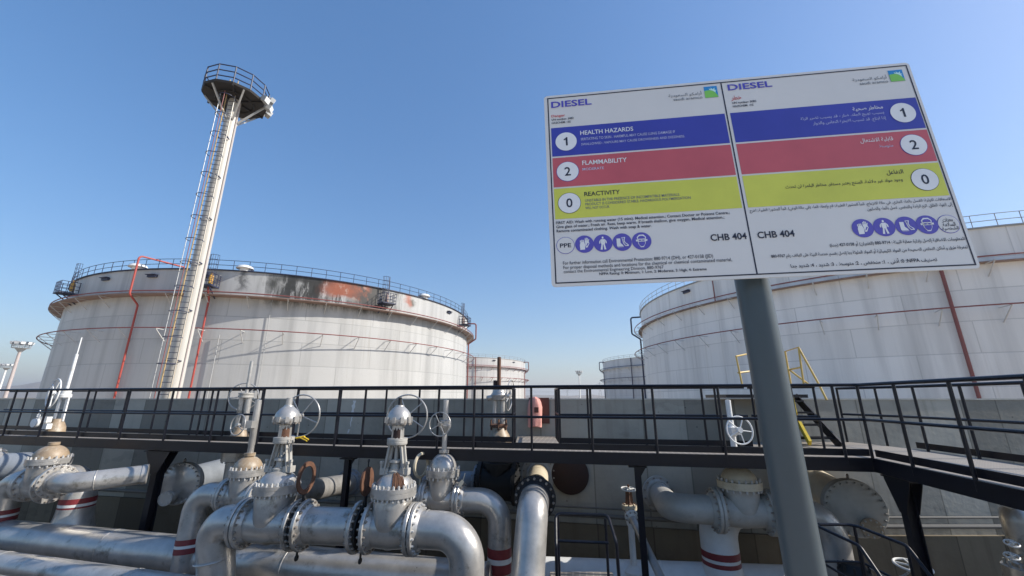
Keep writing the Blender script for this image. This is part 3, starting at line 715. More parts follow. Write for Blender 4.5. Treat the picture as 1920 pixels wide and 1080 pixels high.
for i in (0, 1): channel(B[i], B[i + 1], -1).build('beam', M['black'], wk, smooth=False)
for i in (5, 6): channel(B[i], B[i + 1], -1).build('beam', M['black'], wk, smooth=False)
# cross members under the deck
mb = MB()
for k in range(24):
    t = k / 23; a = F[0].lerp(F[1], t * 2) if t < .5 else F[1].lerp(F[2], t * 2 - 1); b = B[0].lerp(B[1], t * 2) if t < .5 else B[1].lerp(B[2], t * 2 - 1)
    mb.bar(Z(a, ZD - .1), Z(b, ZD - .1), .05, .12)
mb.build('cross_beam', M['black'], wk, smooth=False)
# toe boards
def toe(pts, s):
    m_ = MB()
    for a, b in zip(pts, pts[1:]):
        a, b = edge(a, b, s); m_.bar(Z(a, ZD + .07), Z(b, ZD + .07), .008, .10)
    m_.build('toe_board', M['black'], wk, smooth=False)
toe(F, -.05); toe([B[0], V(-3.2, 9.2, 0), V(.02, 8.63, 0)], .05); toe([V(.96, 8.46, 0), V(4.4, 7.85, 0)], .05); toe(B[5:], -.05)
# railings: every post a mesh of its own
def railing(path, posts, top=ZR, mid=None, r=.026, rp=.022, lower=True):
    mid = mid or ZD + .55
    m_ = MB(); m_.tube(smoothpath([Z(p, top) for p in path], .08, 4), r, 8)
    m_.tube(smoothpath([Z(p, mid) for p in path], .08, 4), r * .85, 8)
    ra = m_.build('railing', M['black'], wk)
    for p in posts:
        k = MB(); k.tube([Z(p, ZD - .12 if lower else ZD), Z(p, top)], rp, 7); k.build('post', M['black'], ra)
def fp(px, i=None):
    for j in ((0, 1, 2, 3) if i is None else (i,)):
        a, b = F[j], F[j + 1]; p = plan(px, 728, a, b); t = (p - a).dot(b - a) / (b - a).length_squared
        if -.001 <= t <= 1.001: return p
    return p
front = [fp(x) for x in (33, 98, 169, 246, 327, 411, 497, 560, 638, 687, 824, 890, 996, 1106, 1222, 1345, 1482, 1560)] + [F[2]]
ins = [edge(F[i], F[i + 1], -.012)[0] for i in range(4)]
railing(F, front + [plan(x, 727, F[2], F[3]) for x in (1676, 1781)] + [plan(1925, 715, F[2], V(4.9, 3.8, 0))])
def bp(px, i): return plan(px, 737, B[i], B[i + 1])
railing([B[0], V(-6.35, 10.035, 0)], [bp(x, 0) for x in (51, 118, 180, 240, 298, 370)] + [V(-6.35, 10.035, 0)])
# the bay round the tall valve stem and the straight run on to the branch
e1 = bp(380, 0); e2 = bp(497, 0)
railing([e1 + V(.02, -.10, 0), e2 + V(0, -.12, 0)], [plan(x, 737, e1 + V(0, -.1, 0), e2 + V(0, -.12, 0)) for x in (384, 399, 430, 485, 493)])
s1, s2 = V(.02, 8.63, 0), V(.96, 8.47, 0)
railing([bp(560, 1), V(-3.2, 9.2, 0), s1, s1 + V(.05, 1.3, 0)], [bp(x, 1) for x in (560, 640, 725, 787, 872, 905)] + [s1, s1 + V(.03, .65, 0), s1 + V(.05, 1.3, 0)])
railing([s2 + V(.06, 1.3, 0), s2, B[2]], [s2 + V(.06, 1.3, 0), s2 + V(.03, .65, 0), s2] + [bp(x, 1) for x in (1101, 1205, 1315, 1340, 1420)])
R5 = [V(6.9, 8.8, 0), V(7.07, 7.6, 0), V(6.9, 5.99, 0), V(6.45, 2.95, 0)]
railing(R5, [plan(1570, 737, R5[0], R5[1])] + [plan(x, 730, R5[1], R5[2]) for x in (1640, 1711, 1800)] + [plan(1915, 715, R5[2], R5[3])])
# short inner return rail by the stile
railing([V(4.55, 8.0, 0), V(5.35, 7.55, 0), V(5.46, 7.45, 0)], [V(4.6, 7.97, 0), V(5.05, 7.72, 0), V(5.44, 7.47, 0)])
# columns with splayed heads
def column(px, along, w, splay):
    p = plan(px, 950, along[0], along[1]); d = (along[1] - along[0]).normalized(); n = V(-d.y, d.x, 0)
    p = p + n * .12 * (1 if n.y > 0 else -1)
    m_ = MB(); zt = ZD - .215
    R = Matrix((d, n, V(0, 0, 1))).transposed()
    m_.box(p + V(0, 0, zt / 2), (w * .08 + .012, w, zt), R)
    for k in (-1, 1): m_.box(p + n * 0 + d * 0 + V(0, 0, zt / 2) + R @ V(0, k * w / 2, 0), (w, .014, zt), R)
    if splay:
        hw, ht = w * 2.0, .45
        def xf(a, b, h): return p + d * a + n * h + V(0, 0, b)
        for off in (-w / 2 - .012, w / 2 + .012):
            m_.prism([(-hw, zt), (hw, zt), (hw, zt - .05), (w / 2, zt - ht), (-w / 2, zt - ht), (-hw, zt - .05)], off - .006, off + .006, xf)
        m_.box(p + V(0, 0, zt - .01), (hw * 2.3, w * 1.5, .02), R)
    else:
        m_.box(p + V(0, 0, zt - .01), (w * 3, w * 1.6, .02), R)
        m_.prism([(w / 2, zt), (w * 1.6, zt), (w / 2, zt - .16)], -.006, .006, lambda a, b, h: p + d * a + n * h + V(0, 0, b))
    m_.build('column', M['black'], wk, smooth=False)
column(271, F[0:2], .155, True); column(637, (F[0], F[1]), .095, False); column(1202, F[1:3], .095, False); column(1722, (F[2] + V(.25, 0, 0), F[3] + V(.25, 0, 0)), .125, True)
for px in (279, 640, 1202):   # rear columns, half hidden
    i = 0 if px < 640 else 1
    p = plan(px - 70 if px < 900 else px + 40, 950, B[i], B[i + 1])

# ================================================================ flanges, bolts, valves
def flange(c, ax, ro, th, rp, parent, m_=None, nb=18, rb=None, name='flange', bm=None, seg=36, two=False):
    """weld-neck flange or, with two, a bolted pair"""
    f = MB(); ax = Vector(ax).normalized()
    if two:
        f.lathe([(rp, -th * 2.2), (rp * 1.03, -th * 2.2), (rp * 1.18, -th), (ro, -th), (ro, -th * .08), (ro * .86, -th * .08), (ro * .86, th * .08), (ro, th * .08), (ro, th), (rp * 1.18, th), (rp * 1.03, th * 2.2), (rp, th * 2.2)], c, ax, seg)
        L = th * 2 + .09
    else:
        f.lathe([(rp, -th / 2 - .002), (ro - .008, -th / 2), (ro, -th / 2 + .008), (ro, th / 2 - .008), (ro - .008, th / 2), (rp * 1.2, th / 2), (rp * 1.03, th * 1.6), (rp, th * 1.6)], c, ax, seg); L = th + .075
    o = f.build(name, m_ or M['silver'], parent)
    b = MB(); b.bolts(c, ax, ro * .89, nb, rb or ro * .052, L); b.build('bolt_ring', bm or M['bolt'], o)
    return o
def pipe(name, label, pts, r, m_, R=None, bands=(), cat='pipe', group=None, parent=None, welds=(), seg=28, n=12):
    pts = [Vector(p) for p in pts]
    path = smoothpath(pts, R, n) if R else pts
    root = parent or thing(name, label, cat, V(pts[0].x, pts[0].y, min(p.z for p in pts)), group)
    m1 = MB(); m1.tube(path, r, seg); m1.build('pipe_run', m_, root)
    for c, ax in welds:
        w = MB(); w.lathe([(r, -.012), (r + .006, -.007), (r + .008, 0), (r + .006, .007), (r, .012)], c, ax, seg); w.build('weld_bead', m_, root)
    for c, ax, h, mm in bands:
        w = MB(); w.lathe([(r, -h / 2), (r + .004, -h / 2), (r + .004, h / 2), (r, h / 2)], c, ax, seg); w.build('painted_band', mm, root)
    return root
def bands3(c, ax, h=.085):
    ax = Vector(ax).normalized(); return [(c + ax * (h * .78), ax, h, M['redband']), (c, ax, h * .5, M['whiteband']), (c - ax * (h * .78), ax, h, M['redband'])]
def handwheel(c, ax, R, parent, m_, spokes=5, r=.014, name='handwheel', a0=.5, hub=.06, dish=.0):
    h = MB(); ax = Vector(ax).normalized(); h.torus(c, ax, R, r, 40, 8)
    u = ax.cross(V(0, 0, 1))
    if u.length < 1e-3: u = V(1, 0, 0)
    u.normalize(); w = ax.cross(u)
    for k in range(spokes):
        a = a0 + 2 * pi * k / spokes; e = u * cos(a) + w * sin(a); h.tube([c + e * hub * .5 - ax * dish, c + e * R], r * .8, 6)
    h.lathe([(.01, -.03), (hub, -.03), (hub, .03), (.01, .03)], c - ax * dish, ax, 12)
    return h.build(name, m_, parent)
def valve_body(root, c, ax, rp, L, rb, ht, m_, ro, th, nb, bm=None, low=.5, name='body', ends=(1, 1), side=1.0):
    """gate valve body: a straight barrel with a deep wedge-shaped bowl; bonnet joint at c + ht"""
    ax = Vector(ax).normalized(); n = V(-ax.y, ax.x, 0); b = MB()
    b.lathe([(rp, -L / 2), (rp, -L * .36), (rp * 1.06, -L * .25), (rp * 1.10, 0), (rp * 1.06, L * .25), (rp, L * .36), (rp, L / 2)], c, ax, 32)
    # the bowl
    secs = []
    for k in range(13):
        t = k / 12; z = -low * rp * 2.1 + (ht + low * rp * 2.1) * t
        wx = rb * (.40 + .40 * min(1, t * 1.15) ** .8) * (1 if t > .15 else .55 + 3 * t)
        wy = rp * 1.17 * (.35 + .65 * min(1, t * 2.2) ** .5) * (1 if t < .6 else 1 - (t - .6) * .12)
        if t > .9: wx = rb * .82; wy = rb * .80
        secs.append((z, wx, wy))
    seg = 28; vs = []
    for z, wx, wy in secs:
        for j in range(seg):
            a = 2 * pi * j / seg; ca, sa = cos(a), sin(a); e = .75
            vs.append(Vector(c) + ax * wx * math.copysign(abs(ca) ** e, ca) + n * wy * math.copysign(abs(sa) ** e, sa) + V(0, 0, z))
    fs = [(i * seg + j, i * seg + (j + 1) % seg, (i + 1) * seg + (j + 1) % seg, (i + 1) * seg + j) for i in range(12) for j in range(seg)] + [tuple(range(seg))[::-1], tuple(12 * seg + j for j in range(seg))]
    b.add(vs, fs); b.build(name, m_, root)
    for k, e in zip((-1, 1), ends):
        if e: flange(Vector(c) + ax * (L / 2 - th / 2) * k, ax * -k, ro, th, rp, root, m_, nb, bm=bm)
def bonnet(root, c, rb, th, m_, md, dome_h, nb=20, bm=None, flat_top=.25):
    """bolted bonnet joint with a dome above"""
    f = MB(); f.lathe([(rb * .78, -th * 1.15), (rb, -th), (rb, -.006), (rb * .985, -.006), (rb * .985, .006), (rb, .006), (rb, th), (rb * .84, th * 1.05)], c, (0, 0, 1), 36); fo = f.build('bonnet_flange', m_, root)
    b = MB(); b.bolts(c, (0, 0, 1), rb * .915, nb, rb * .052, th * 2 + .10); b.build('bolt_ring', bm or M['boltwhite'], fo)
    d = MB(); pr = [(rb * .80 * cos(t), th + dome_h * sin(t)) for t in [k * (pi / 2 - .15) / 9 for k in range(10)]]
    d.lathe(pr + [(.09, th + dome_h), (.09, th + dome_h + .05)], c, (0, 0, 1), 32); d.build('dome', md, root)

# ---------------------------------------------------------------- front pipe run with two geared gate valves
ZF = EYE - 1.85
fa, fb = PZ(466, 980, ZF), PZ(770, 991, ZF); AX = (fb - fa).normalized(); NF = V(-AX.y, AX.x, 0)
RPF, ROF, THF = .250, .352, .055
def fr(px): return plan(px, 985, fa, fb) + V(0, 0, ZF)
def geared_valve(px, label, rustneck, stub_r, stub_m, phase):
    c = fr(px); root = thing('gate_valve', label, 'valve', c - V(0, 0, .45), 'geared gate valves in the front pipe run')
    L = {533: (fr(566) - fr(461)).length, 737: (fr(783) - fr(686)).length}[px]
    rb, ht = .335, .47
    mid = (fr(461) + fr(559)) / 2 if px == 533 else (fr(692) + fr(776)) / 2
    L = (fr(559) - fr(461)).length if px == 533 else (fr(776) - fr(692)).length
    valve_body(root, mid, AX, RPF, L, rb, ht, M['silver'], ROF, THF, 20)
    c = mid
    # the stem stands over the bowl
    cb = V(c.x, c.y, ZF + ht + .035)
    bonnet(root, cb, rb, .062, M['silver'], M['silver'], .20, 26)
    if rustneck:
        s_ = MB(); zt = cb.z + .062
        for k in range(6):
            a = -.9 + k * .13
            s_.tube([V(cb.x, cb.y, 0) + V(cos(a - .5) * rb * .80 * cos(t), sin(a - .5) * rb * .80 * cos(t), zt + .204 * sin(t)) for t in [.02 + j * .2 for j in range(7 - (k % 3))]], .014 + .006 * (k % 2), 5)
        s_.build('rust_streak', M['rust'], root)
    z0 = cb.z + .25
    # gland with eyebolts, and the two-armed yoke
    g = MB(); g.lathe([(.10, -.02), (.11, .03), (.07, .06), (.06, .14), (.10, .15), (.10, .18), (.03, .19), (.03, .75)], V(cb.x, cb.y, z0), (0, 0, 1), 16); g.build('gland', M['silver_old'], root)
    zt = EYE - .66
    for k in (-1, 1):
        y = MB(); a = V(cb.x, cb.y, z0 - .01) + AX * .155 * k; b_ = V(cb.x, cb.y, zt - .02) + AX * .085 * k
        y.bar(a, b_, .085, .05, up=NF); y.bar(a + NF * .05, b_ + NF * .045, .02, .06, up=NF); y.bar(a - NF * .05, b_ - NF * .045, .02, .06, up=NF)
        y.box(a + V(0, 0, .03), (.13, .13, .09), Matrix((AX, NF, V(0, 0, 1))).transposed())
        y.lathe([(.018, -.08), (.018, .05), (.03, .05), (.03, .085)], a + AX * .05 * k + V(0, 0, .09) - NF * .05, (0, 0, 1), 6)
        y.build('yoke_arm', M['silver_old'], root)
    p = V(cb.x, cb.y, 0)
    y = MB(); y.lathe([(.15, zt - .03), (.155, zt - .02), (.155, zt + .012), (.15, zt + .015), (.15, zt + .022), (.155, zt + .025), (.155, zt + .06), (.105, zt + .062)], p, (0, 0, 1), 24); y.build('yoke_flange', M['silver_old'], root)
    nk = MB(); nk.lathe([(.098, zt + .06), (.092, zt + .25), (.13, zt + .27)], p, (0, 0, 1), 20); no_ = nk.build('neck', M['silver'], root)
    st = MB(); a0 = atan2(-p.y, -p.x) + (-.1 if rustneck else .25)
    st.lathe([(.002, 0)] + [(.0, 0)], p, (0, 0, 1), 3) if False else None
    n_ = 7; vs = []
    for j in range(2):
        for k in range(n_):
            a = a0 - .7 + 1.2 * k / (n_ - 1); rr = .0985 - .003 * j; vs.append(p + V(cos(a) * rr, sin(a) * rr, zt + (.065 + .015 * sin(k * 2.1) if j == 0 else .20 + .03 * sin(k * 3.7))))
    st.add(vs, [(k, k + 1, n_ + k + 1, n_ + k) for k in range(n_ - 1)]); st.build('rust_patch', M['darkrust'] if rustneck else M['rust'], no_, fix=False)
    op = MB(); zb = zt + .27
    op.lathe([(.12, zb - .01), (.185, zb), (.195, zb + .03), (.195, zb + .075), (.188, zb + .08), (.18, zb + .13), (.165, zb + .17), (.12, zb + .225), (.085, zb + .255), (.07, zb + .265), (.065, zb + .285), (.02, zb + .29)], p, (0, 0, 1), 28)
    for k in range(10):
        a = k * 2 * pi / 10 + .2; op.box(p + V(cos(a) * .19, sin(a) * .19, zb + .065), (.05, .05, .085), Matrix.Rotation(a, 3, 'Z'))
    oo = op.build('gear_operator', M['silver'], root)
    bb = MB(); bb.bolts(p + V(0, 0, zb + .02), (0, 0, 1), .185, 12, .016, .07); bb.build('bolt_ring', M['bolt'], oo)
    s_ = MB(); s_.lathe([(stub_r, zb + .27), (stub_r, zb + .40), (.005, zb + .402)], p, (0, 0, 1), 14); s_.build('stem_cover', stub_m, root)
    d = V(.10, .995, 0).normalized(); hz = zb + .105
    sh = MB(); sh.lathe([(.085, .12), (.07, .20), (.05, .21), (.045, .30), (.03, .31), (.03, .40)], p + V(0, 0, hz), d, 16); sh.build('input_shaft', M['silver'], root)
    handwheel(p + V(0, 0, hz) + d * .36, d, .345, root, M['silver'], 5, .0125, a0=phase, hub=.045)
    return p, zt
pA, ztA = geared_valve(533, 'geared gate valve in the front run with a yellow tag at its neck', False, .048, M['silver'], .35)
pB, ztB = geared_valve(737, 'silver geared gate valve in the front run with rust streaks down its bonnet dome', True, .030, M['blackmat'], .55)
# tag and chain at the first valve's neck
tg = thing('warning_tag', 'crumpled yellow tag wired to the neck of the front valve', 'tag', pA + V(.2, -.05, ztA + .03))
mb = MB(); o = pA + V(.20, -.02, ztA + .04)
for k, (a, b_) in enumerate((((0, 0, 0), (.13, .02, .03)), ((.07, 0, .01), (.19, -.02, -.035)), ((.12, .01, .02), (.2, .02, -.02)))): mb.bar(o + V(*a), o + V(*b_), .045, .012, up=(.2, .5, 1))
mb.build('tag_strip', M['yellow'], tg, smooth=False)
mb = MB()
for k in range(14):
    t = k / 13; mb.torus(pA + V(.17 - .12 * t * t, -.10, ztA + .05 - .26 * t), (1, .3, 0) if k % 2 else (.2, 1, .2), .011, .004, 10, 4)
mb.build('chain', M['silver_old'], tg)
# left elbow, spool, right elbow
eL = fr(461) - AX * .0
d1 = eL - AX * .52
legL = V(d1.x + .03, d1.y, 0)
r_ = pipe('pipe_elbow', 'silver pipe elbow dropping down at the left end of the front run', [eL + AX * .03, d1, Z(legL, .35) + V(.28, .10, 0)], RPF, M['silver'], R=.42, welds=[(Z(d1, ZF - .52) + V(.07, .0, 0), V(.13, 0, -1))], group='elbows of the front run')
flange(eL - AX * .045, -AX, ROF, THF, RPF, r_, nb=20)
s1_, s2_ = fr(568), fr(676)
r_ = pipe('pipe_spool', 'short straight silver spool between the two spectacle blinds of the front run', [s1_ + AX * .04, s2_ - AX * .04], RPF, M['silver'], group='pipe spools')
flange(s1_ + AX * .035, AX, ROF, THF, RPF, r_, nb=20); flange(s2_ - AX * .035, -AX, ROF, THF, RPF, r_, nb=20)
eR = fr(776)
d2 = eR + AX * .68 ; 
r_ = pipe('pipe_elbow', 'silver pipe elbow curving down at the right end of the front run', [eR, d2 + AX * .14 - NF * .05, V(d2.x + .14, d2.y - .13, .3)], RPF, M['silver'], R=.66, welds=[(eR + AX * .2, AX)], group='elbows of the front run')
flange(eR + AX * .045, AX, ROF, THF, RPF, r_, nb=20, bm=M['boltwhite'])
# spectacle blinds
def spectacle(px, label, solid, top_y, sz=.235):
    c = fr(px); ax = AX; root = thing('spectacle_blind', label, 'pipe blind', c, 'spectacle blinds')
    d = (V(0, 0, 1) + NF * .0).normalized()
    b_ = MB(); b_.lathe([(.30, -.012), (.30, .012), (.26, .012), (.26, -.012)], c, ax, 36); b_.bar(c + d * .28, c + d * .45, .075, .022, up=ax)
    b_.bar(c - d * .28, c - d * .42, .03, .02, up=ax); b_.torus(c - d * .445, ax, .03, .016, 14, 6)
    b_.build('gasket_plate', M['blackmat'], root)
    cc = c + d * (.42 + sz); e = ax
    k = MB()
    if solid: k.lathe([(.005, -.014), (sz, -.014), (sz, .014), (.005, .014)], cc, e, 40)
    else:
        n = 40; prof = [(sz * .72, -.014), (sz, -.014), (sz, .014), (sz * .72, .014), (sz * .72, -.014)]
        u = e.cross(V(0, 0, 1)).normalized(); w = e.cross(u); vs = []
        for i in range(n):
            a = 2 * pi * i / n
            for q in prof[:4]: vs.append(cc + (u * cos(a) + w * sin(a)) * q[0] + e * q[1])
        k.add(vs, [(i * 4 + j, ((i + 1) % n) * 4 + j, ((i + 1) % n) * 4 + (j + 1) % 4, i * 4 + (j + 1) % 4) for i in range(n) for j in range(4)])
    k.build('blank_disc' if solid else 'ring', M['rust'], root)
    if solid:
        t = MB(); t.tube([cc + d * sz, cc + d * (sz + .06)], .012, 6); t.torus(cc + d * (sz + .085), e, .022, .008, 12, 5); t.build('lifting_eye', M['blackmat'], root)
spectacle(563.5, 'rusty open ring of a spectacle blind standing up beside the tagged valve', False, 865)
spectacle(681, 'rusty solid disc of a spectacle blind standing up in the middle of the front run', True, 868, .205)
for px in (560, 686): pass

# ---------------------------------------------------------------- big headers low in the pit
def header(name, label, p0, p1, r, m_, welds=()):
    a, b = Vector(p0), Vector(p1); d = (b - a).normalized()
    return pipe(name, label, [a, b], r, m_, welds=[(a + d * w, d) for w in welds], cat='pipe', group='header pipes low in the pit')
ZH = EYE - 2.70
hA0, hA1 = V(-14.6, 10.1, ZH), V(-3.4, 7.62, ZH)
header('header_pipe', 'thickest grey header pipe low in the pit under the left valves', hA0, hA0 + (hA1 - hA0) * 1.27, .31, M['silver'], (4.2, 7.3, 9.6, 11.2))
header('header_pipe', 'slimmer header pipe in front of the thickest one at the lower left', V(-13.6, 9.1, ZH - .06), V(-3.6, 6.62, ZH - .06), .20, M['silver'], (5, 8))
header('header_pipe', 'frontmost header pipe in the lower left corner with sun patches', V(-12.6, 8.22, ZH - .1), V(-4.4, 6.1, ZH - .1), .22, M['silver'], (5.6, 7))
header('header_pipe', 'pale header pipe low in the pit right of the big descending pipe', V(.1, 8.55, EYE - 3.13), V(4.9, 8.11, EYE - 3.13), .29, M['white'], (2.6,))

# ---------------------------------------------------------------- second-row valves with domed bonnets
def domed_valve(c, ax, label, rp, L, rb, ht, ro, md, dome_h, m_=None, nb=16, th=.05, ends=(1, 1), bm=None, bfm=None):
    root = thing('gate_valve', label, 'valve', c - V(0, 0, .4), 'dome topped gate valves')
    valve_body(root, c, ax, rp, L, rb, ht, m_ or M['silver'], ro, th, nb, ends=ends, bm=bm)
    bonnet(root, V(c.x, c.y, c.z + ht + .03), rb, .055, bfm or m_ or M['silver'], md, dome_h, 20)
    return root
def up_wheel(root, c, ax, R, m_, **k): return handwheel(c, ax, R, root, m_, **k)
def elbow_leg(label, c, ax, rp, rr, leg_xy, zb, m_, band_z=None, Lp=.1, ro=None, group='elbow pipes dropping from the domed valves', th=.05, nb=16, bh=.085):
    """elbow leaving a valve flange at c along ax and turning down"""
    c = Vector(c); ax = Vector(ax).normalized(); k = c + ax * Lp
    tip = V(leg_xy[0], leg_xy[1], c.z); bot = V(leg_xy[2] if len(leg_xy) > 2 else leg_xy[0], leg_xy[3] if len(leg_xy) > 2 else leg_xy[1], zb)
    bd = []
    if band_z: 
        t = (tip.z - band_z) / (tip.z - zb); bd = bands3(tip.lerp(bot, t), (tip - bot), bh)
    r_ = pipe('pipe_elbow', label, [c, tip, bot], rp, m_, R=rr, bands=bd, group=group)
    if ro: flange(c + ax * .03, ax, ro, th, rp, r_, m_, nb)
    return r_
# valve 3 : middle left, brown dome
c3 = P(456, 930, 7.75); ax3 = V(.975, -.22, 0).normalized()
v3 = domed_valve(c3, ax3, 'silver gate valve with a brown sunburnt dome just behind the front run', .20, .64, .285, .36, .285, M['brown_dome'], .21)
c3l = c3 - ax3 * .32
q = PZ(352, 1000, c3.z - .6)
elbow_leg('maroon banded elbow pipe dropping from the brown domed valve behind the front run', c3l, -ax3, .195, .40, (c3l.x - .62, c3l.y + .12, c3l.x - .52, c3l.y - .02), .4, M['silver'], band_z=c3.z - .80, ro=.285)
c3r = c3 + ax3 * .32
we = plan(656, 905, W0, W1); we = V(we.x, we.y - .02, P(656, 905, we.y).z)
r_ = pipe('pipe', 'sunlit silver pipe slanting from the brown domed valve back to a wall flange', [c3r + ax3 * .02, c3r + ax3 * .32 + V(0, .05, 0), we], .215, M['silver'], R=.5, group='pipes running back into the wall')
flange(c3r + ax3 * .03, ax3, .285, .05, .205, r_, nb=16); flange(we - V(0, .05, 0), V(.1, -1, 0), .34, .05, .24, r_, M['blue_grey'], nb=16)
# valve 4 : far left
c4 = P(80, 908, 8.95); ax4 = V(.96, -.27, 0).normalized()
v4 = domed_valve(c4, ax4, 'silver gate valve with a brown dome at the far left above the thick header', .24, .66, .345, .42, .335, M['brown_dome'], .25)
fl = P(108, 903, 8.45); d0 = V(.90, -.43, 0).normalized(); pe = P(273, 889, 8.85)
cor = fl + d0 * .50; cor.z = fl.z + .005
pd = (pe - cor).normalized()
r_ = pipe('pipe', 'sunlit capped silver pipe running right from the far left valve to the flared column', [fl, cor, pe], .178, M['silver'], R=.5, group='pipes running back into the wall', welds=[(cor.lerp(pe, .33), pd)])
flange(fl, d0, .30, .05, .178, r_, nb=18)
mb = MB(); mb.lathe([(.178, -.05), (.192, -.05), (.192, .03), (.17, .04), (.01, .05)], pe, pd, 24); mb.build('end_cap', M['silver'], r_)
e4 = P(60, 925, 8.95)
ex = plan(146, 940, hA0 + V(.09, .36, 0), hA1 + V(.09, .36, 0)); rz = ex
r_ = pipe('riser_pipe', 'thick silver riser with maroon bands standing on the header at the far left', [V(rz.x, rz.y, c4.z + .02) - ax4 * .8, V(rz.x, rz.y, c4.z + .02), V(rz.x, rz.y, ZH)], .285, M['silver'], R=.50, bands=bands3(V(rz.x, rz.y, P(146, 944, rz.y).z), (0, 0, 1), .1), group='risers standing on the headers')
mb = MB(); mb.lathe([(.287, .52), (.292, .42), (.305, .30), (.34, .17), (.38, .02)], V(rz.x, rz.y, ZH + .05), (0, 0, 1), 28); mb.build('saddle', M['silver'], r_)
c4l = c4 - ax4 * .33
elbow_leg('silver elbow pipe with maroon bands at the left edge of the picture', c4l, -ax4, .235, .46, (c4l.x - .62, c4l.y + .16), .5, M['silver'], band_z=P(6, 965, 9.2).z, ro=.335)
# flange end at the very left edge
be = P(-14, 876, 9.6); r_ = pipe('blind_flange_end', 'pale blind flange cut by the left edge of the picture', [be, be + V(.9, .55, 0)], .28, M['blue_grey'], group='blind flange ends of the wall pipes')
flange(be, V(.9, .5, 0), .40, .09, .28, r_, M['silver'], nb=20, bm=M['boltwhite'])
# valve 5 : white dome left of centre
c5 = P(829, 936, 7.62); ax5 = V(.985, -.17, 0).normalized()
v5 = domed_valve(c5, ax5, 'silver gate valve with a pale unstained dome behind the second geared valve', .20, .60, .30, .40, .295, M['silver'], .26)
c5r = c5 + ax5 * .30
elbow_leg('maroon banded elbow pipe dropping left of the big descending pipe', c5r, ax5, .195, .48, (c5r.x + .70, c5r.y - .05), .3, M['silver'], band_z=c5.z - .86, ro=.295, bh=.14)
w5 = plan(752, 895, W0, W1); w5 = V(w5.x, w5.y - .02, P(752, 895, w5.y).z); c5l = c5 - ax5 * .30
r_ = pipe('pipe', 'silver pipe from the pale domed valve to a wall flange behind the rusty blinds', [c5l, c5l - ax5 * .3, w5], .20, M['silver'], R=.4, group='pipes running back into the wall')
flange(c5l - ax5 * .03, -ax5, .295, .05, .205, r_, nb=16); flange(w5 - V(0, .05, 0), V(-.1, -1, 0), .33, .05, .23, r_, M['blue_grey'], nb=16)
spx = P(790, 872, 7.72); sp = thing('spectacle_blind', 'pale ring of a spectacle blind left of the unstained dome', 'pipe blind', spx, 'spectacle blinds')
mb = MB(); mb.torus(spx, (.90, -.42, 0), .19, .028, 36, 6); mb.bar(spx - V(0, 0, .19), spx - V(0, 0, .42), .06, .022, up=ax5); mb.build('ring', M['cream'], sp)
# small padlock tag hanging at its right flange
mb = MB(); t0 = P(861, 912, 7.3); mb.bar(t0, t0 + V(.06, 0, .09), .055, .01, up=(0, -1, .1)); mb.tube([t0 + V(.06, 0, .09), t0 + V(.09, .02, .2)], .006, 5)
tag(mb.build('tie_on_tag', M['cream'], smooth=False), 'small cream tag tied to the right flange of the pale domed valve', 'tag')
# valve 6 : right, cream dome
c6 = P(1393, 958, 7.45); ax6 = V(.985, -.15, 0).normalized()
v6 = domed_valve(c6, ax6, 'grey gate valve with a cream dome beside the sign post', .23, .80, .345, .385, .35, M['cream'], .23, M['silver_old'], bfm=M['cream'], nb=18)
c6l = c6 - ax6 * .40; w6 = plan(1232, 924, W0, W1); w6 = V(w6.x, w6.y - .02, P(1232, 924, w6.y).z)
r_ = pipe('pipe', 'pale silver pipe curving from a wall flange to the cream domed valve', [c6l, c6l - ax6 * .75 + V(0, .04, 0), w6 + V(.03, -.12, 0), w6], .225, M['silver_old'], R=.62, group='pipes running back into the wall', n=14)
flange(c6l - ax6 * .035, -ax6, .35, .055, .23, r_, M['silver_old'], nb=18); flange(w6 - V(0, .04, 0), V(.1, -1, 0), .36, .04, .25, r_, M['silver_old'], nb=12)
c6r = c6 + ax6 * .40
elbow_leg('pale pipe elbow dropping down behind the sign post', c6r, ax6, .25, .50, (c6r.x + .86, c6r.y - .12), .3, M['silver'], ro=.35, th=.055, nb=18)
pz = plan(1351, 1040, V(.1, 8.3, 0), V(9.5, 7.75, 0)); 
r_ = pipe('riser_pipe', 'stout white riser with two maroon bands below the cream domed valve', [V(pz.x, pz.y, .8), V(pz.x, pz.y, P(1351, 960, pz.y).z), V(pz.x + .9, pz.y + .3, P(1351, 960, pz.y).z + .02)], .31, M['white'], R=.42, bands=[(V(pz.x, pz.y, P(1351, y, pz.y).z), (0, 0, 1), .105, M['redband']) for y in (1036, 1055)], group='risers standing on the headers')
mb = MB(); mb.lathe([(.313, .24), (.318, .18), (.335, .1), (.36, .0)], V(pz.x, pz.y, EYE - 3.13 + .1), (0, 0, 1), 28); mb.build('saddle', M['white'], r_)

# ---------------------------------------------------------------- upper works standing above the deck
def tallstem(px0, py0, px1, py1, Y, label, tube_r, top_r, base_m, wheel, small, m_=None, dark=False):
    b0 = P(px0, py0, Y); t0 = P(px1, py1, Y); p = V(b0.x, b0.y, 0); m_ = m_ or M['white']
    root = thing('stem_assembly', label, 'valve stem', Z(p, b0.z), 'valve stems standing above the deck')
    return root, p, b0.z, t0.z
def zat(px, py, Y): return P(px, py, Y).z
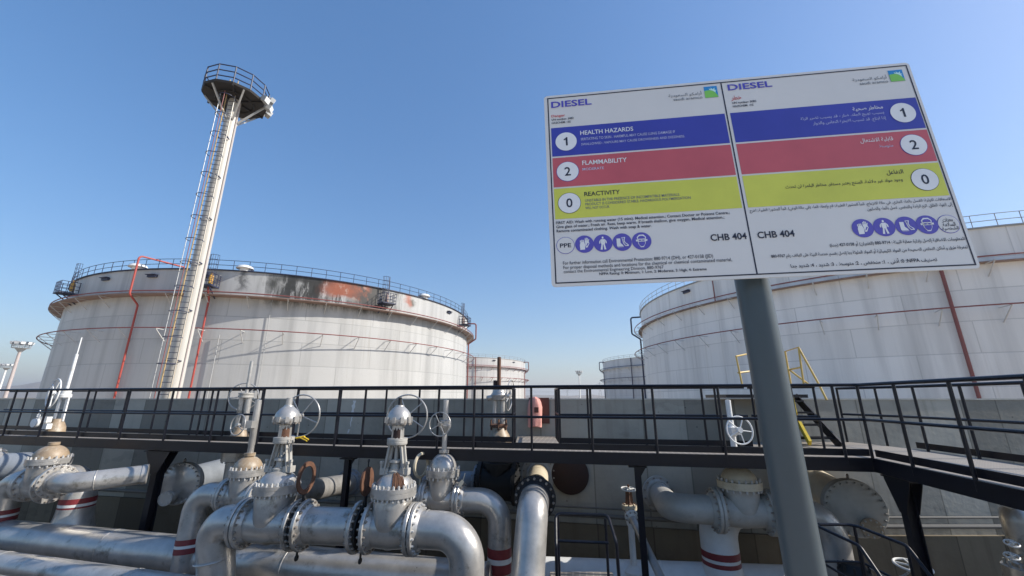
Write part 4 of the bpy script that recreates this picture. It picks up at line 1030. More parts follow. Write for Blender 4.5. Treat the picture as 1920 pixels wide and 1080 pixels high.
# a) left stem with white yoke frame
Y = 10.35; root, p, zb, ztp = tallstem(104, 805, 131, 650, Y, 'white rising valve stem above the deck at the far left', .06, .05, None, 1, 1)
z1, z2, z3 = zat(110, 790, Y), zat(120, 742, Y), zat(126, 700, Y)
mb = MB(); mb.lathe([(.19, -.26), (.17, -.12), (.13, -.03), (.11, 0), (.10, .06)], Z(p, z1), (0, 0, 1), 20); mb.build('bonnet_cone', M['brown_dome'], root)
for k in (-1, 1): mb = MB(); mb.bar(Z(p, z1) + V(k * .10, 0, 0), Z(p, z2) + V(k * .09, 0, 0), .035, .06); mb.build('yoke_arm', M['white'], root, smooth=False)
mb = MB(); mb.lathe([(.125, -.04), (.125, .03), (.10, .04), (.10, .14), (.07, .15)], Z(p, z2), (0, 0, 1), 20); mb.build('yoke_head', M['white'], root)
mb = MB(); mb.lathe([(.034, 0), (.034, zat(128, 672, Y) - z2), (.014, zat(128, 672, Y) - z2 + .01), (.014, zat(131, 640, Y) - z2)], Z(p, z2 + .1), (0, 0, 1), 14); mb.build('stem_cover', M['white'], root)
handwheel(Z(p, z2 + .06) + V(-.2, -.1, 0), V(-.45, -.9, .05), .34, root, M['white'], 5, .017)
mb = MB(); mb.lathe([(.03, 0), (.06, .02), (.06, .16), (.1, .17), (.1, .24), (.04, .25)], Z(p, z1 - .02) + V(-.16, -.1, 0), (-.2, -.9, 0), 12); mb.box(Z(p, z1 + .05) + V(-.1, -.2, 0), (.2, .12, .13)); mb.box(Z(p, z1 - .1) + V(.02, -.24, 0), (.14, .12, .12)); mb.build('bypass_fitting', M['white'], root)
handwheel(Z(p, z1 + .14) + V(-.22, -.26, 0), V(-.6, -.8, 0), .12, root, M['white'], 4, .012, hub=.03)
# b) tall stem beside the flared column
Y = 9.45; root, p, zb, ztp = tallstem(449, 815, 472, 682, Y, 'tall white rising stem with a back handwheel above the deck below the tower', .06, .05, None, 1, 1)
z1, z2 = zat(450, 806, Y), zat(462, 741, Y)
mb = MB(); mb.lathe([(.19, -.22), (.18, -.12), (.15, -.05), (.12, 0), (.12, .06)], Z(p, z1), (0, 0, 1), 20); mb.build('bonnet_cone', M['brown_dome'], root)
for k in (-1, 1): mb = MB(); mb.tube([Z(p, z1) + V(k * .075, 0, 0), Z(p, z2) + V(k * .075, 0, 0)], .062, 12); mb.build('yoke_arm', M['silver'], root)
mb = MB(); mb.lathe([(.155, -.05), (.155, 0), (.13, .002), (.13, .012), (.155, .014), (.155, .05), (.05, .06)], Z(p, z2), (0, 0, 1), 20); mb.build('yoke_head', M['silver_old'], root)
mb = MB(); mb.lathe([(.036, 0), (.036, zat(472, 681, Y) - z2), (.01, zat(472, 681, Y) - z2 + .01)], Z(p, z2 + .04), (0, 0, 1), 14); mb.build('stem_cover', M['silver'], root)
handwheel(Z(p, z2 - .03) + V(-.13, .12, 0), V(-.3, .95, 0), .30, root, M['silver'], 5, .014)
mb = MB(); mb.lathe([(.05, 0), (.05, .3), (.01, .31)], Z(p, z2 - .03), V(-.5, .85, 0), 10); mb.build('input_shaft', M['silver'], root)
mb = MB(); mb.lathe([(.27, -.03), (.27, .05), (.265, .052), (.265, .06), (.27, .062), (.27, .14), (.2, .15)], Z(p, zat(435, 860, Y)), (0, 0, 1), 28); mb.lathe([(.16, -.8), (.17, -.06), (.24, -.035)], Z(p, zat(435, 860, Y)), (0, 0, 1), 24); fo = mb.build('bonnet_flange', M['silver'], root)
mb = MB(); mb.bolts(Z(p, zat(435, 860, Y) + .055), (0, 0, 1), .245, 16, .015, .25); mb.build('bolt_ring', M['boltwhite'], fo)
# upper works of the brown domed valve: spindle pipe with a small front handwheel
p = V(c3.x, c3.y, 0); Y = c3.y
mb = MB(); zq = zat(478, 835, Y); mb.lathe([(.055, c3.z + .6 - zq), (.05, 0), (.056, .01), (.056, zat(484, 762, Y) - zq), (.054, zat(484, 750, Y) - zq), (.01, zat(484, 750, Y) - zq + .01)], Z(p, zq), (0, 0, 1), 16); mb.build('spindle_housing', M['silver'], v3)
mb = MB(); zq = zat(475, 795, Y); mb.box(Z(p, zq) + V(-.02, -.12, 0), (.16, .14, .12)); mb.build('gear_box', M['silver'], v3)
handwheel(Z(p, zq) + V(-.14, -.26, 0), V(-.35, -.93, .1), .175, v3, M['silver'], 3, .010, hub=.03)
# upper works of the pale domed valve
p = V(c5.x, c5.y, 0); Y = c5.y; zq = zat(836, 800, Y)
mb = MB(); mb.lathe([(.045, c5.z + .65 - zq), (.045, -.1), (.07, -.08), (.10, -.02), (.11, 0), (.11, .03), (.09, .04), (.09, .10), (.05, .12), (.05, zat(838, 750, Y) - zq), (.005, zat(838, 750, Y) - zq + .005)], Z(p, zq), (0, 0, 1), 16); mb.build('spindle_housing', M['silver'], v5)
handwheel(Z(p, zq + .05) + V(-.07, -.16, 0), V(-.25, -.96, 0), .20, v5, M['silver'], 4, .010, hub=.035)
# upper works of the cream domed valve
p = V(c6.x, c6.y, 0); Y = c6.y; zq = zat(1383, 805, Y)
mb = MB(); mb.lathe([(.05, c6.z + .65 - zq), (.05, -.12), (.07, -.1), (.07, .04), (.045, .06), (.045, zat(1375, 750, Y) - zq), (.005, zat(1375, 750, Y) - zq + .005)], Z(p, zq), (0, 0, 1), 16); mb.box(Z(p, zq - .02) + V(0, -.06, 0), (.16, .18, .12)); mb.build('spindle_housing', M['white'], v6)
handwheel(Z(p, zq) + V(.03, -.2, 0), V(.05, -.98, .1), .225, v6, M['white'], 5, .013, hub=.045)
# c) dark valve behind the walkway with its rusty stem
Y = 9.55; b = P(934, 905, Y); p = V(b.x, b.y, 0); root = thing('gate_valve', 'black gate valve in the shade with a rusty stem rising above the deck', 'valve', Z(p, b.z - .5))
mb = MB(); mb.lathe([(.30, -.42), (.44, -.42), (.44, -.34), (.36, -.32), (.34, -.1), (.34, .1), (.36, .32), (.44, .34), (.44, .42), (.30, .42)], Z(p, b.z), (.99, -.15, 0), 32); mb.lathe([(.30, 0), (.30, .30), (.34, .3), (.34, .42), (.24, .43), (.24, .66)], Z(p, b.z), (0, 0, 1), 28); bo = mb.build('body', M['blackmat'], root)
mb = MB()
for k in (-1, 1): mb.bolts(Z(p, b.z) + V(.38 * k, -.057 * k, 0), (.99, -.15, 0), .40, 18, .02, .14)
mb.build('bolt_ring', M['blackmat'], bo)
z1 = zat(935, 826, Y); mb = MB(); mb.lathe([(.30, -.1), (.29, .0), (.24, .12), (.18, .22), (.16, .30)], Z(p, z1), (0, 0, 1), 20); mb.build('bonnet_cone', M['brown_dome'], root)
mb = MB(); mb.lathe([(.16, 0), (.2, .02), (.2, .06), (.13, .08)], Z(p, z1 + .28), (0, 0, 1), 18); mb.bolts(Z(p, z1 + .34), (0, 0, 1), .19, 6, .02, .22); mb.build('gland', M['rust'], root)
z2 = zat(935, 741, Y)
for k in (-1, 1): mb = MB(); mb.tube([Z(p, z1 + .3) + V(k * .09, 0, 0), Z(p, z2) + V(k * .085, 0, 0)], .055, 12); mb.build('yoke_arm', M['silver'], root)
mb = MB(); mb.lathe([(.09, -.12), (.17, -.1), (.19, 0), (.15, .06), (.14, .12), (.09, .13)], Z(p, z2), (0, 0, 1), 20); mb.lathe([(.06, .1), (.06, .26), (.04, .27)], Z(p, z2) + V(-.02, 0, -.03), (-.95, -.3, -.15), 10); mb.build('gear_operator', M['silver'], root)
mb = MB(); mb.lathe([(.045, 0), (.045, zat(935, 678, Y) - z2), (.005, zat(935, 678, Y) - z2 + .01)], Z(p, z2 + .1), (0, 0, 1), 12); mb.build('stem', M['rust'], root)
mb = MB(); mb.lathe([(.045, 0), (.045, .28), (.005, .29)], Z(p, z2 + .05) + V(-.09, .05, 0), (0, 0, 1), 10); mb.build('indicator_rod', M['darkrust'], root)
handwheel(Z(p, z2 + .0) + V(.25, .03, 0), V(.96, -.22, -.12), .34, root, M['silver'], 5, .014)
mb = MB(); mb.lathe([(.04, 0), (.04, .26), (.01, .27)], Z(p, z2), V(.96, -.2, -.1), 10); mb.build('input_shaft', M['silver'], root)
pl = P(878, 908, Y + .08); r_ = pipe('pipe', 'blue grey pipe joining the left side of the black valve', [pl + V(-1.0, .28, 0), Z(p, b.z) + V(-.42, .06, 0)], .22, M['blue_grey'], group='pipes running back into the wall')
flange(Z(p, b.z) + V(-.47, .07, 0), V(-.98, .16, 0), .36, .05, .23, r_, M['blue_grey'], nb=16)

# ---------------------------------------------------------------- big pipe descending in the middle
wF = V(.62, plan(1020, 880, W0, W1).y - .02, 0); wF.z = P(1020, 888, wF.y).z
fF = P(1003, 934, 7.45)
r_ = pipe('descending_pipe', 'big silver pipe bending down from a dark bolted flange in the centre', [fF, V(.325, 6.98, fF.z - .03), V(.155, 6.48, .9), V(.12, 6.40, .3)], .245, M['silver'], R=.66, cat='pipe', n=16)
flange(fF, fF - V(.30, 8.1, fF.z) if False else V(.30, 6.9, fF.z - .04) - fF, .352, .06, .245, r_, M['blackmat'], nb=18, rb=.022, bm=M['bolt'])
r_ = pipe('pipe_stub', 'cream pipe stub between the wall and the dark bolted flange', [wF, wF.lerp(fF, .55), fF], [.225, .225, .245], M['cream'], cat='pipe', group='pipes running back into the wall')
flange(wF - V(0, .05, 0), V(0, -1, 0), .40, .05, .24, r_, M['silver_old'], nb=14)
gx = plan(1069, 889, W0, W1); gz = P(1069, 889, gx.y).z
mb = MB(); mb.lathe([(.005, 0), (.425, 0), (.425, .05), (.41, .06), (.005, .06)], V(gx.x, gx.y - .01, gz), (-.2, -1, 0), 40); tag(mb.build('wall_cover_plate', M['darkrust']), 'round dark brown cover plate on the wall right of the big descending pipe', 'cover plate')

# ---------------------------------------------------------------- small globe valve on a thin riser
Y = 8.2; b = P(1181, 955, Y); p = V(b.x, b.y, 0); root = thing('globe_valve', 'small globe valve with rusty stem and white handwheel on a thin white riser', 'valve', Z(p, b.z - .1))
mb = MB(); mb.lathe([(.055, -1.05), (.055, -.28), (.075, -.25), (.10, -.12), (.10, .0), (.075, .02)], Z(p, b.z), (0, 0, 1), 18); mb.build('body', M['white'], root)
mb = MB(); mb.lathe([(.14, 0), (.14, .03), (.13, .032), (.13, .04), (.14, .042), (.14, .075), (.05, .08)], Z(p, b.z), (0, 0, 1), 20); fo = mb.build('bonnet_flange', M['cream'], root)
mb = MB(); mb.bolts(Z(p, b.z + .038), (0, 0, 1), .115, 8, .012, .13); mb.build('bolt_ring', M['rust'], fo)
for k in (-1, 1): mb = MB(); mb.bar(Z(p, b.z + .08) + V(.05 * k, 0, 0), Z(p, b.z + .33) + V(.035 * k, 0, 0), .03, .04); mb.build('yoke_arm', M['rust'], root, smooth=False)
mb = MB(); mb.lathe([(.06, .06), (.035, .10), (.022, .12), (.018, .42)], Z(p, b.z), (0, 0, 1), 12); mb.build('stem', M['rust'], root)
handwheel(Z(p, P(1175, 917, Y).z), V(.05, -.1, 1), .13, root, M['white'], 5, .012, hub=.03)
f0 = P(1184, 968, Y - .14); dn = (P(1262, 1130, 6.55) - f0).normalized()
r_ = pipe('pipe', 'thin silver pipe slanting down toward the camera from the small globe valve', [f0, P(1262, 1130, 6.55)], .062, M['silver'], cat='pipe', seg=16, welds=[(f0 + dn * .55, dn), (f0 + dn * .25, dn)])
flange(f0, dn, .12, .04, .062, r_, M['white'], nb=8, rb=.011)
mb = MB(); bz = P(1178, 1062, Y).z; mb.lathe([(.20, -.3), (.19, -.06), (.10, 0), (.06, .02)], Z(p, bz), (0, 0, 1), 18); mb.build('base_fitting', M['white'], root)

# ---------------------------------------------------------------- blind flange ends of the wall pipes
def blind_end(c, back, ro, rp, label, m_, mp_, nz=None, nzm=None, bm=None, neck=.6):
    c = Vector(c); d = (Vector(back) - c).normalized(); root = thing('blind_flange_end', label, 'pipe end', c - V(0, 0, ro), 'blind flange ends of the wall pipes')
    pipe('', '', [c + d * .1, back], rp, mp_, parent=root)
    mb = MB(); mb.lathe([(.005, 0), (ro * .78, 0), (ro * .80, .006), (ro - .01, .006), (ro, .02), (ro, .08), (ro * .985, .085), (ro * .985, .095), (ro, .10), (ro, .17), (rp * 1.1, .17), (rp, .27)], c, d, 40); fo = mb.build('blind_flange', m_, root)
    mb = MB(); mb.bolts(c + d * .085, d, ro * .9, 24, ro * .045, .28); mb.build('bolt_ring', bm or M['boltwhite'], fo)
    mb = MB(); mb.torus(c + d * .08 + V(0, 0, ro + .035), d.cross(V(0, 0, 1)), .035, .011, 16, 6); mb.build('lifting_eye', M['bolt'], root)
    if nz:
        off, r, l = nz; u = d.cross(V(0, 0, 1)).normalized(); q = c + u * off[0] + V(0, 0, off[1])
        n_ = MB(); n_.lathe([(r * .62, 0), (r * .6, -l * .55), (r, -l * .6), (r, -l * .78), (r * .97, -l * .79), (r * .97, -l * .81), (r, -l * .82), (r, -l), (.005, -l)], q, d, 24); no_ = n_.build('nozzle', nzm or m_, root)
        n_ = MB(); n_.bolts(q - d * l * .8, d, r * .82, 10, r * .1, l * .4 + .05); n_.build('bolt_ring', bm or M['boltwhite'], no_)
    return root
cJ = P(1605, 954, 7.35)
blind_end(cJ, V(6.35, 9.2, P(1535, 905, 9.2).z), .44, .30, 'big pale blind flange on a cream pipe under the right end of the walkway', M['silver_old'], M['cream'], ((.13, -.25), .15, .10), M['brown_dome'], bm=M['silver_old'])
wJ = V(6.35, 9.2, P(1535, 902, 9.2).z)
cB_ = P(334, 907, 9.6)
blind_end(cB_, P(425, 880, 11.6), .43, .30, 'silver blind flange with a small side nozzle behind the flared left column', M['silver'], M['blue_grey'], ((-.03, -.24), .14, .30), None)

# ---------------------------------------------------------------- things at the lower right
sr = thing('stair_handrail', 'black tube handrails of the steps going down at the lower right', 'handrail', (3.7, 4.9, 1.4), 'black handrails of the pit steps')
zh = EYE - 1.42
def lev(px, py): return PZ(px, py, zh)
a0, a1, a2 = lev(1531, 983), lev(1601, 984), lev(1700, 1023); b0, b1 = lev(1532, 986), lev(1611, 1023)
dn = V(0, -.55, -.60)
def hr(pts, mids, posts):
    mb = MB(); mb.tube(smoothpath(pts, .10, 5), .017, 8)
    for m_ in mids: mb.tube(smoothpath(m_, .06, 4), .013, 7)
    o = mb.build('rail', M['black'], sr)
    for p, l in posts: k = MB(); k.tube([p, p - V(0, 0, l)], .016, 7); k.build('post', M['black'], o)
m_ = V(0, 0, -.38)
hr([a0, a1, a2, a2 + dn * 1.4], [[a0 + m_, a1 + m_, a2 + m_, a2 + m_ + dn]], [(a1, 1.0), (a2, .9)])
hr([b0, b1, b1 + dn * 1.2], [[b0 + m_, b1 + m_, b1 + m_ + dn]], [(b0, 1.0), (b1, .9)])
lh = thing('stair_handrail', 'black hooped handrail of a ladder stair in front of the pale header', 'handrail', (.9, 6.1, 1.2), 'black handrails of the pit steps')
zh = EYE - 1.48; c0, c1 = lev(1042, 963), lev(1140, 966); k0 = c0 + V(-.03, -.25, -.30); k1 = c1 + V(.04, -.2, -.25)
mb = MB(); mb.tube(smoothpath([k0 - V(0, 0, 1.3), k0, c0, c1, k1 - V(0, 0, .0), k1 - V(-.03, 0, 1.3)], .07, 5), .021, 8); mb.build('hoop', M['black'], lh)
mb = MB(); h0 = P(1044, 1014, c0.y - .12); h1 = P(1141, 1018, c1.y - .12); mb.tube([h0, h1], .017, 7); mb.build('cross_rail', M['black'], lh)
for q in (c0 + V(.03, .04, -.05), c1 + V(-.03, .04, -.05)): mb = MB(); mb.tube([q, q - V(0, 0, 1.3)], .018, 7); mb.build('post', M['black'], lh)
g0 = PZ(1090, 1074, EYE - 2.48); mb = MB(); mb.box(g0 + V(0, -.45, -.03), (.92, 1.0, .05)); tag(mb.build('step_landing', M['grating'], smooth=False), 'grating landing of the ladder stair low between its black rails', 'landing')
# vertical vessel at the right edge
Y = 6.4; b = P(1917, 1000, Y); root = thing('drain_valve', 'grey upright valve body cut by the right edge with two small white handwheels', 'valve', b - V(0, 0, .6))
mb = MB(); mb.lathe([(.30, -.9), (.30, -.43), (.2, -.42), (.2, -.38), (.16, -.36), (.175, -.1), (.185, .15), (.16, .30), (.09, .38), (.01, .40)], b, (0, 0, 1), 24); mb.build('body', M['silver'], root)
mb = MB(); mb.lathe([(.005, 0), (.07, .03), (.09, .09), (.07, .15), (.005, .18)], b + V(-.12, -.05, .32), (0, 0, 1), 14); mb.build('cap', M['white'], root)
for y in (1019, 1043): 
    q = P(1897, y, Y - .12); handwheel(q, V(-.2, -.4, 1), .07, root, M['white'], 4, .010, hub=.02)
    mb = MB(); mb.tube([q, V(b.x - .1, b.y, q.z - .03)], .014, 6); mb.build('bypass_stem', M['silver'], root)
mb = MB(); mb.bolts(b + V(0, 0, -.41), (0, 0, 1), .25, 12, .018, .1); mb.build('bolt_ring', M['silver_old'], root)
# small low handwheel with chain
Y = 6.6; q = P(1711, 1061, Y); root = thing('globe_valve', 'low globe valve with a chained white handwheel beside the right column', 'valve', q - V(0, 0, .6))
handwheel(q, V(.02, -.12, 1), .205, root, M['white'], 5, .016, hub=.04)
mb = MB(); mb.tube([q, q - V(0, 0, .25)], .02, 8); mb.lathe([(.16, -.75), (.16, -.5), (.08, -.45), (.06, -.25), (.05, -.2)], q, (0, 0, 1), 14); mb.build('body', M['silver_old'], root)
mb = MB(); A_ = q + V(-.05, -.05, -.02); B_ = P(1632, 1064, Y - .2)
for k in range(34):
    t = k / 33; mb.torus(A_.lerp(B_, t) - V(0, 0, .12 * sin(pi * t)), (1, .2, 0) if k % 2 else (.2, 1, .3), .013, .0045, 10, 4)
mb.build('chain', M['galv'], root)
mb = MB(); q2 = P(1605, 1085, Y); mb.lathe([(.01, .2), (.12, .19), (.2, .10), (.21, -.2)], q2, (0, 0, 1), 18); mb.bolts(q2 + V(0, 0, .08), (0, 0, 1), .18, 10, .016, .2); tag(mb.build('bonnet_cap', M['blackmat']), 'small black bolted cap at the bottom edge between the step rails', 'valve cap')

# ---------------------------------------------------------------- stile over the wall, bag, board
st = thing('stile_stair', 'black steel stile over the wall with yellow handrails', 'stair', (5.5, 8.6, ZD))
yw = 9.25
def sp_(px, py, Y=yw): return P(px, py, Y)
n = 4
for k in range(n):
    t = (k + .6) / n; mb = MB(); y = 8.1 + t * .85; z = ZD + (WTOP - ZD + .05) * t
    mb.box((5.75, y, z), (.75, .24, .035)); mb.build('tread', M['black'], st, smooth=False)
for x in (5.36, 6.14): mb = MB(); mb.bar((x, 8.0, ZD), (x, 9.0, WTOP + .05), .03, .16); mb.build('stringer', M['black'], st, smooth=False)
mb = MB(); mb.box((5.45, 9.35, WTOP + .06), (1.75, .95, .07)); mb.build('top_platform', M['black'], st, smooth=False)
def yr(pts, r=.021, m_='yellowrail', name='handrail'): mb = MB(); mb.tube(pts, r, 8); return mb.build(name, M[m_], st)
yr([sp_(1484, 726, 9.6), sp_(1472, 659, 9.6), sp_(1497, 651, 9.1), sp_(1508, 728, 9.1)])
yr([sp_(1498, 653, 9.1), sp_(1535, 720, 8.95), sp_(1550, 750, 8.85)]); yr([sp_(1480, 693, 9.6), sp_(1500, 689, 9.1)]); yr([sp_(1470, 686, 9.7), sp_(1518, 722, 9.0)])
yr([sp_(1393, 728, 9.3), sp_(1380, 668, 9.3), sp_(1440, 656, 9.7)]); yr([sp_(1384, 699, 9.3), sp_(1440, 692, 9.7)])
mb = MB(); mb.bar(sp_(1483, 736, 8.9), sp_(1493, 780, 8.4), .05, .16); mb.bar(sp_(1493, 780, 8.4), sp_(1496, 790, 8.35), .04, .1); mb.bar(sp_(1499, 794, 8.3), sp_(1519, 831, 7.95), .05, .11); mb.build('yellow_guard', M['yellow'], st, smooth=False)
bx = plan(1003, 775, W0, W1); bz = P(1003, 772, bx.y).z
bd = MB(); R_ = Matrix.Rotation(radians(-11.4), 3, 'Z'); bd.box(V(bx.x + .10, bx.y - .035, bz + .03), (.50, .03, .60), R_); tag(bd.build('backing_board', M['brownboard'], smooth=False), 'brown board fixed to the wall behind the pink cover', 'board')
bd = MB(); bd.box(V(bx.x + .41, bx.y - .04, bz - .10), (.05, .05, .86), R_); tag(bd.build('wall_strip', M['galv'], smooth=False), 'narrow pale upright strip on the wall right of the pink cover', 'strip')
mb = MB(); rnd = random.Random(5); segs = 26; rows = [(-.34, .14, .10), (-.33, .155, .12), (-.2, .16, .12), (-.05, .165, .12), (.1, .165, .115), (.22, .15, .10), (.30, .11, .08), (.335, .05, .04), (.34, .01, .01)]
vs = []
for z, rx, ry in rows:
    for j in range(segs):
        a = 2 * pi * j / segs; f = 1 + .07 * sin(5 * a + z * 6) + .05 * sin(9 * a - z * 11) + .03 * rnd.random()
        vs.append(V(bx.x - .01 + rx * f * cos(a), bx.y - .17 + ry * f * sin(a), bz + z + .015 * sin(3 * a)))
mb.add(vs, [(i * segs + j, i * segs + (j + 1) % segs, (i + 1) * segs + (j + 1) % segs, (i + 1) * segs + j) for i in range(len(rows) - 1) for j in range(segs)] + [tuple(range(segs))[::-1]])
bag = mb.build('extinguisher_cover', M['pink']); tag(bag, 'faded pink fabric cover hanging on the wall behind the walkway', 'cover')
mb = MB(); mb.box(V(bx.x + .02, bx.y - .302, bz + .05), (.10, .02, .12), R_); mb.build('dark_window', M['brownboard'], bag, smooth=False)
# ================================================================ the warning sign on its post
SH = .90; SW = SH * 1.676
sc_ = V(.9993 * SH, 1.5945 * SH, EYE + .9804 * SH)
SX = V(.9935, -.1132, .0138).normalized(); SU = V(-.0128, .0098, .9999); SU = (SU - SX * SU.dot(SX)).normalized(); SN = SX.cross(SU)  # toward camera
def S(u, v, h=0.0): return sc_ + SX * (u - .5) * SW + SU * (.5 - v) * SH + SN * h
post_y = sc_.y + .105
pb_, pt_ = P(1511, 1080, post_y), P(1409, 525, post_y)
dirp = (pt_ - pb_).normalized()
sign = thing('warning_sign', 'large bilingual diesel hazard sign board on a thick grey steel post in the foreground', 'sign', pb_ + dirp * ((2.3 - pb_.z) / dirp.z))
mb = MB(); a_ = pb_ + dirp * ((2.3 - pb_.z) / dirp.z); mb.lathe([(.16, 0), (.16, .015), (.0605, .02), (.0605, 2.9), (.0605, (pt_ - a_).length + .55), (.005, (pt_ - a_).length + .56)], a_, dirp, 40); mb.build('post', M['post'], sign)
def rr(u0, v0, u1, v1, r, n=5):
    """rounded rectangle in sign metres"""
    x0, x1, y0, y1 = u0 * SW, u1 * SW, v0 * SH, v1 * SH; o = []
    for cx, cy, a in ((x1 - r, y1 - r, 0), (x0 + r, y1 - r, 90), (x0 + r, y0 + r, 180), (x1 - r, y0 + r, 270)):
        for k in range(n + 1): t = radians(a + 90 * k / n); o.append(((cx + r * cos(t)) / SW, (cy + r * sin(t)) / SH))
    return o
mb = MB(); mb.prism(rr(0, 0, 1, 1, .016), -.006, 0, lambda a, b, h: S(a, b, h)); panel = mb.build('panel', M['signback'], sign, smooth=False)
for v in (.22, .78):
    k = MB(); k.bar(S(.06, v, -.022), S(.94, v, -.022), .03, .045, up=SU); k.build('stiffener', M['galv'], sign, smooth=False)
def sheet_(name, polys, h, m_, parent=panel):
    mb = MB()
    for p in polys: mb.add([S(u, v, h) for u, v in p], [tuple(range(len(p)))])
    return mb.build(name, m_, parent, smooth=False, fix=False)
def rect(u0, v0, u1, v1): return [(u0, v1), (u1, v1), (u1, v0), (u0, v0)]
bw, bh_ = .0036 / 1.5 * 1.5 / SW * 1.5, .0045
sheet_('border_line', [rect(.0098, .0135, .9925, .0190), rect(.0098, .9815, .9925, .987), rect(.0098, .0190, .0131, .9815), rect(.9892, .0190, .9925, .9815), rect(.5048, .0190, .5083, .9815)], .0011, M['s_ink'])
for nm, v0, v1, m_ in (('blue_band', .192, .352, 's_blue'), ('red_band', .3605, .517, 's_red'), ('yellow_band', .525, .680, 's_yel')):
    for u0, u1 in ((.0172, .5010), (.5155, .9868)): sheet_(nm, [rect(u0, v0, u1, v1)], .0010, M[m_])
def disc(cu, cv, r, n=40): return [(cu + r * cos(2 * pi * k / n) / SW, cv + r * sin(2 * pi * k / n) / SH) for k in range(n)][::-1]
# ---------------------------------------------------------------- lettering
AR = {'ء': (0xFE80, 1), 'آ': (0xFE81, 2), 'أ': (0xFE83, 2), 'ؤ': (0xFE85, 2), 'إ': (0xFE87, 2), 'ئ': (0xFE89, 4), 'ا': (0xFE8D, 2), 'ب': (0xFE8F, 4), 'ة': (0xFE93, 2), 'ت': (0xFE95, 4), 'ث': (0xFE99, 4),
      'ج': (0xFE9D, 4), 'ح': (0xFEA1, 4), 'خ': (0xFEA5, 4), 'د': (0xFEA9, 2), 'ذ': (0xFEAB, 2), 'ر': (0xFEAD, 2), 'ز': (0xFEAF, 2), 'س': (0xFEB1, 4), 'ش': (0xFEB5, 4), 'ص': (0xFEB9, 4), 'ض': (0xFEBD, 4),
      'ط': (0xFEC1, 4), 'ظ': (0xFEC5, 4), 'ع': (0xFEC9, 4), 'غ': (0xFECD, 4), 'ف': (0xFED1, 4), 'ق': (0xFED5, 4), 'ك': (0xFED9, 4), 'ل': (0xFEDD, 4), 'م': (0xFEE1, 4), 'ن': (0xFEE5, 4), 'ه': (0xFEE9, 4),
      'و': (0xFEED, 2), 'ى': (0xFEEF, 2), 'ي': (0xFEF1, 4)}
LA = {'آ': 0xFEF5, 'أ': 0xFEF7, 'إ': 0xFEF9, 'ا': 0xFEFB}
def arabic(s):
    """joined letter shapes, in drawing order from left to right"""
    out = []; i = 0; prev = False
    while i < len(s):
        ch = s[i]
        if ch in AR:
            if ch == 'ل' and i + 1 < len(s) and s[i + 1] in LA:
                out.append(chr(LA[s[i + 1]] + (1 if prev else 0))); prev = False; i += 2; continue
            base, k = AR[ch]; nxt = i + 1 < len(s) and s[i + 1] in AR and AR[s[i + 1]][1] > 1
            if k == 4: f = 3 if prev and nxt else 1 if prev else 2 if nxt else 0
            elif k == 2: f = 1 if prev else 0
            else: f = 0
            out.append(chr(base + f)); prev = k == 4
        else: out.append({'(': ')', ')': '('}.get(ch, ch)); prev = False
        i += 1
    out = out[::-1]; res = []; run = []
    for ch in out:
        if ch.isascii() and (ch.isalnum() or (run and ch == '-')): run.append(ch)
        else: res += run[::-1]; run = []; res.append(ch)
    return ''.join(res + run[::-1])
def text_mesh(body, bold):
    c = bpy.data.curves.new('t', 'FONT'); c.body = body; c.resolution_u = 3; c.offset = bold
    o = bpy.data.objects.new('t', c); COL.objects.link(o); dg = bpy.context.evaluated_depsgraph_get(); dg.update()
    me = o.evaluated_get(dg).to_mesh(); vs = [(v.co.x, v.co.y) for v in me.vertices]; fs = [tuple(p.vertices) for p in me.polygons]
    bpy.data.objects.remove(o); bpy.data.curves.remove(c); return vs, fs
def text(body, u0, u1, v0, v1, m_, bold=.012, name='lettering', h=.0021, parent=None, ar=False):
    """lettering fitted into a box given in fractions of the board"""
    vs, fs = text_mesh(arabic(body) if ar else body, bold)
    if not vs: return
    x0 = min(v[0] for v in vs); x1 = max(v[0] for v in vs); y0 = min(v[1] for v in vs); y1 = max(v[1] for v in vs)
    mb = MB(); mb.add([S(u0 + (x - x0) / (x1 - x0) * (u1 - u0), v1 + (y - y0) / (y1 - y0) * (v0 - v1), h) for x, y in vs], fs)
    return mb.build(name, M[m_], parent or panel, smooth=False, fix=False)
T = text
T('DIESEL', .0207, .1390, .0385, .0755, 's_title', .022); T('DIESEL', .5222, .6405, .0325, .0670, 's_title', .022)
T('Danger', .0199, .0600, .1165, .1345, 's_danger', .012); T('خطر', .5260, .5530, .098, .127, 's_danger', .006, ar=True)
for u in (.0202, .5262):
    d = 0 if u < .5 else -.006
    T('UN number: 3082', u, u + .0640, .1385 + d, .1500 + d, 's_ink', .014); T('HAZCHEM: \u20223Z', u, u + .0550, .1580 + d, .1690 + d, 's_ink', .014)
T('HEALTH HAZARDS', .1002, .2490, .2215, .2455, 's_white', .012)
T('IRRITATING TO SKIN . HARMFUL-MAY CAUSE LUNG DAMAGE IF', .1012, .3615, .2615, .2760, 's_pale', .006)
T('SWALLOWED ; VAPOURS MAY CAUSE DROWSINESS AND DIZZINESS.', .1009, .3857, .2910, .3055, 's_pale', .006)
T('FLAMMABILITY', .0999, .2227, .3870, .4105, 's_white', .012); T('MODERATE', .0995, .1584, .4265, .4400, 's_pale', .004)
T('REACTIVITY', .0996, .1955, .5520, .5740, 's_ink', .010)
T('UNSTABLE IN THE PRESENCE OF INCOMPATIBLE MATERIALS.', .1007, .3508, .5895, .6030, 's_grey', .006)
T('PRODUCT IS CONSIDERED STABLE. HAZARDOUS POLYMERISATION', .1007, .3767, .6085, .6215, 's_grey', .006)
T('WILL NOT OCCUR.', .1001, .1650, .6275, .6405, 's_grey', .006)
T('FIRST AID: Wash with running water (15 mins). Medical attention.; Contact Doctor or Poisons Centre.;', .0186, .4675, .6920, .7100, 's_ink', .014)
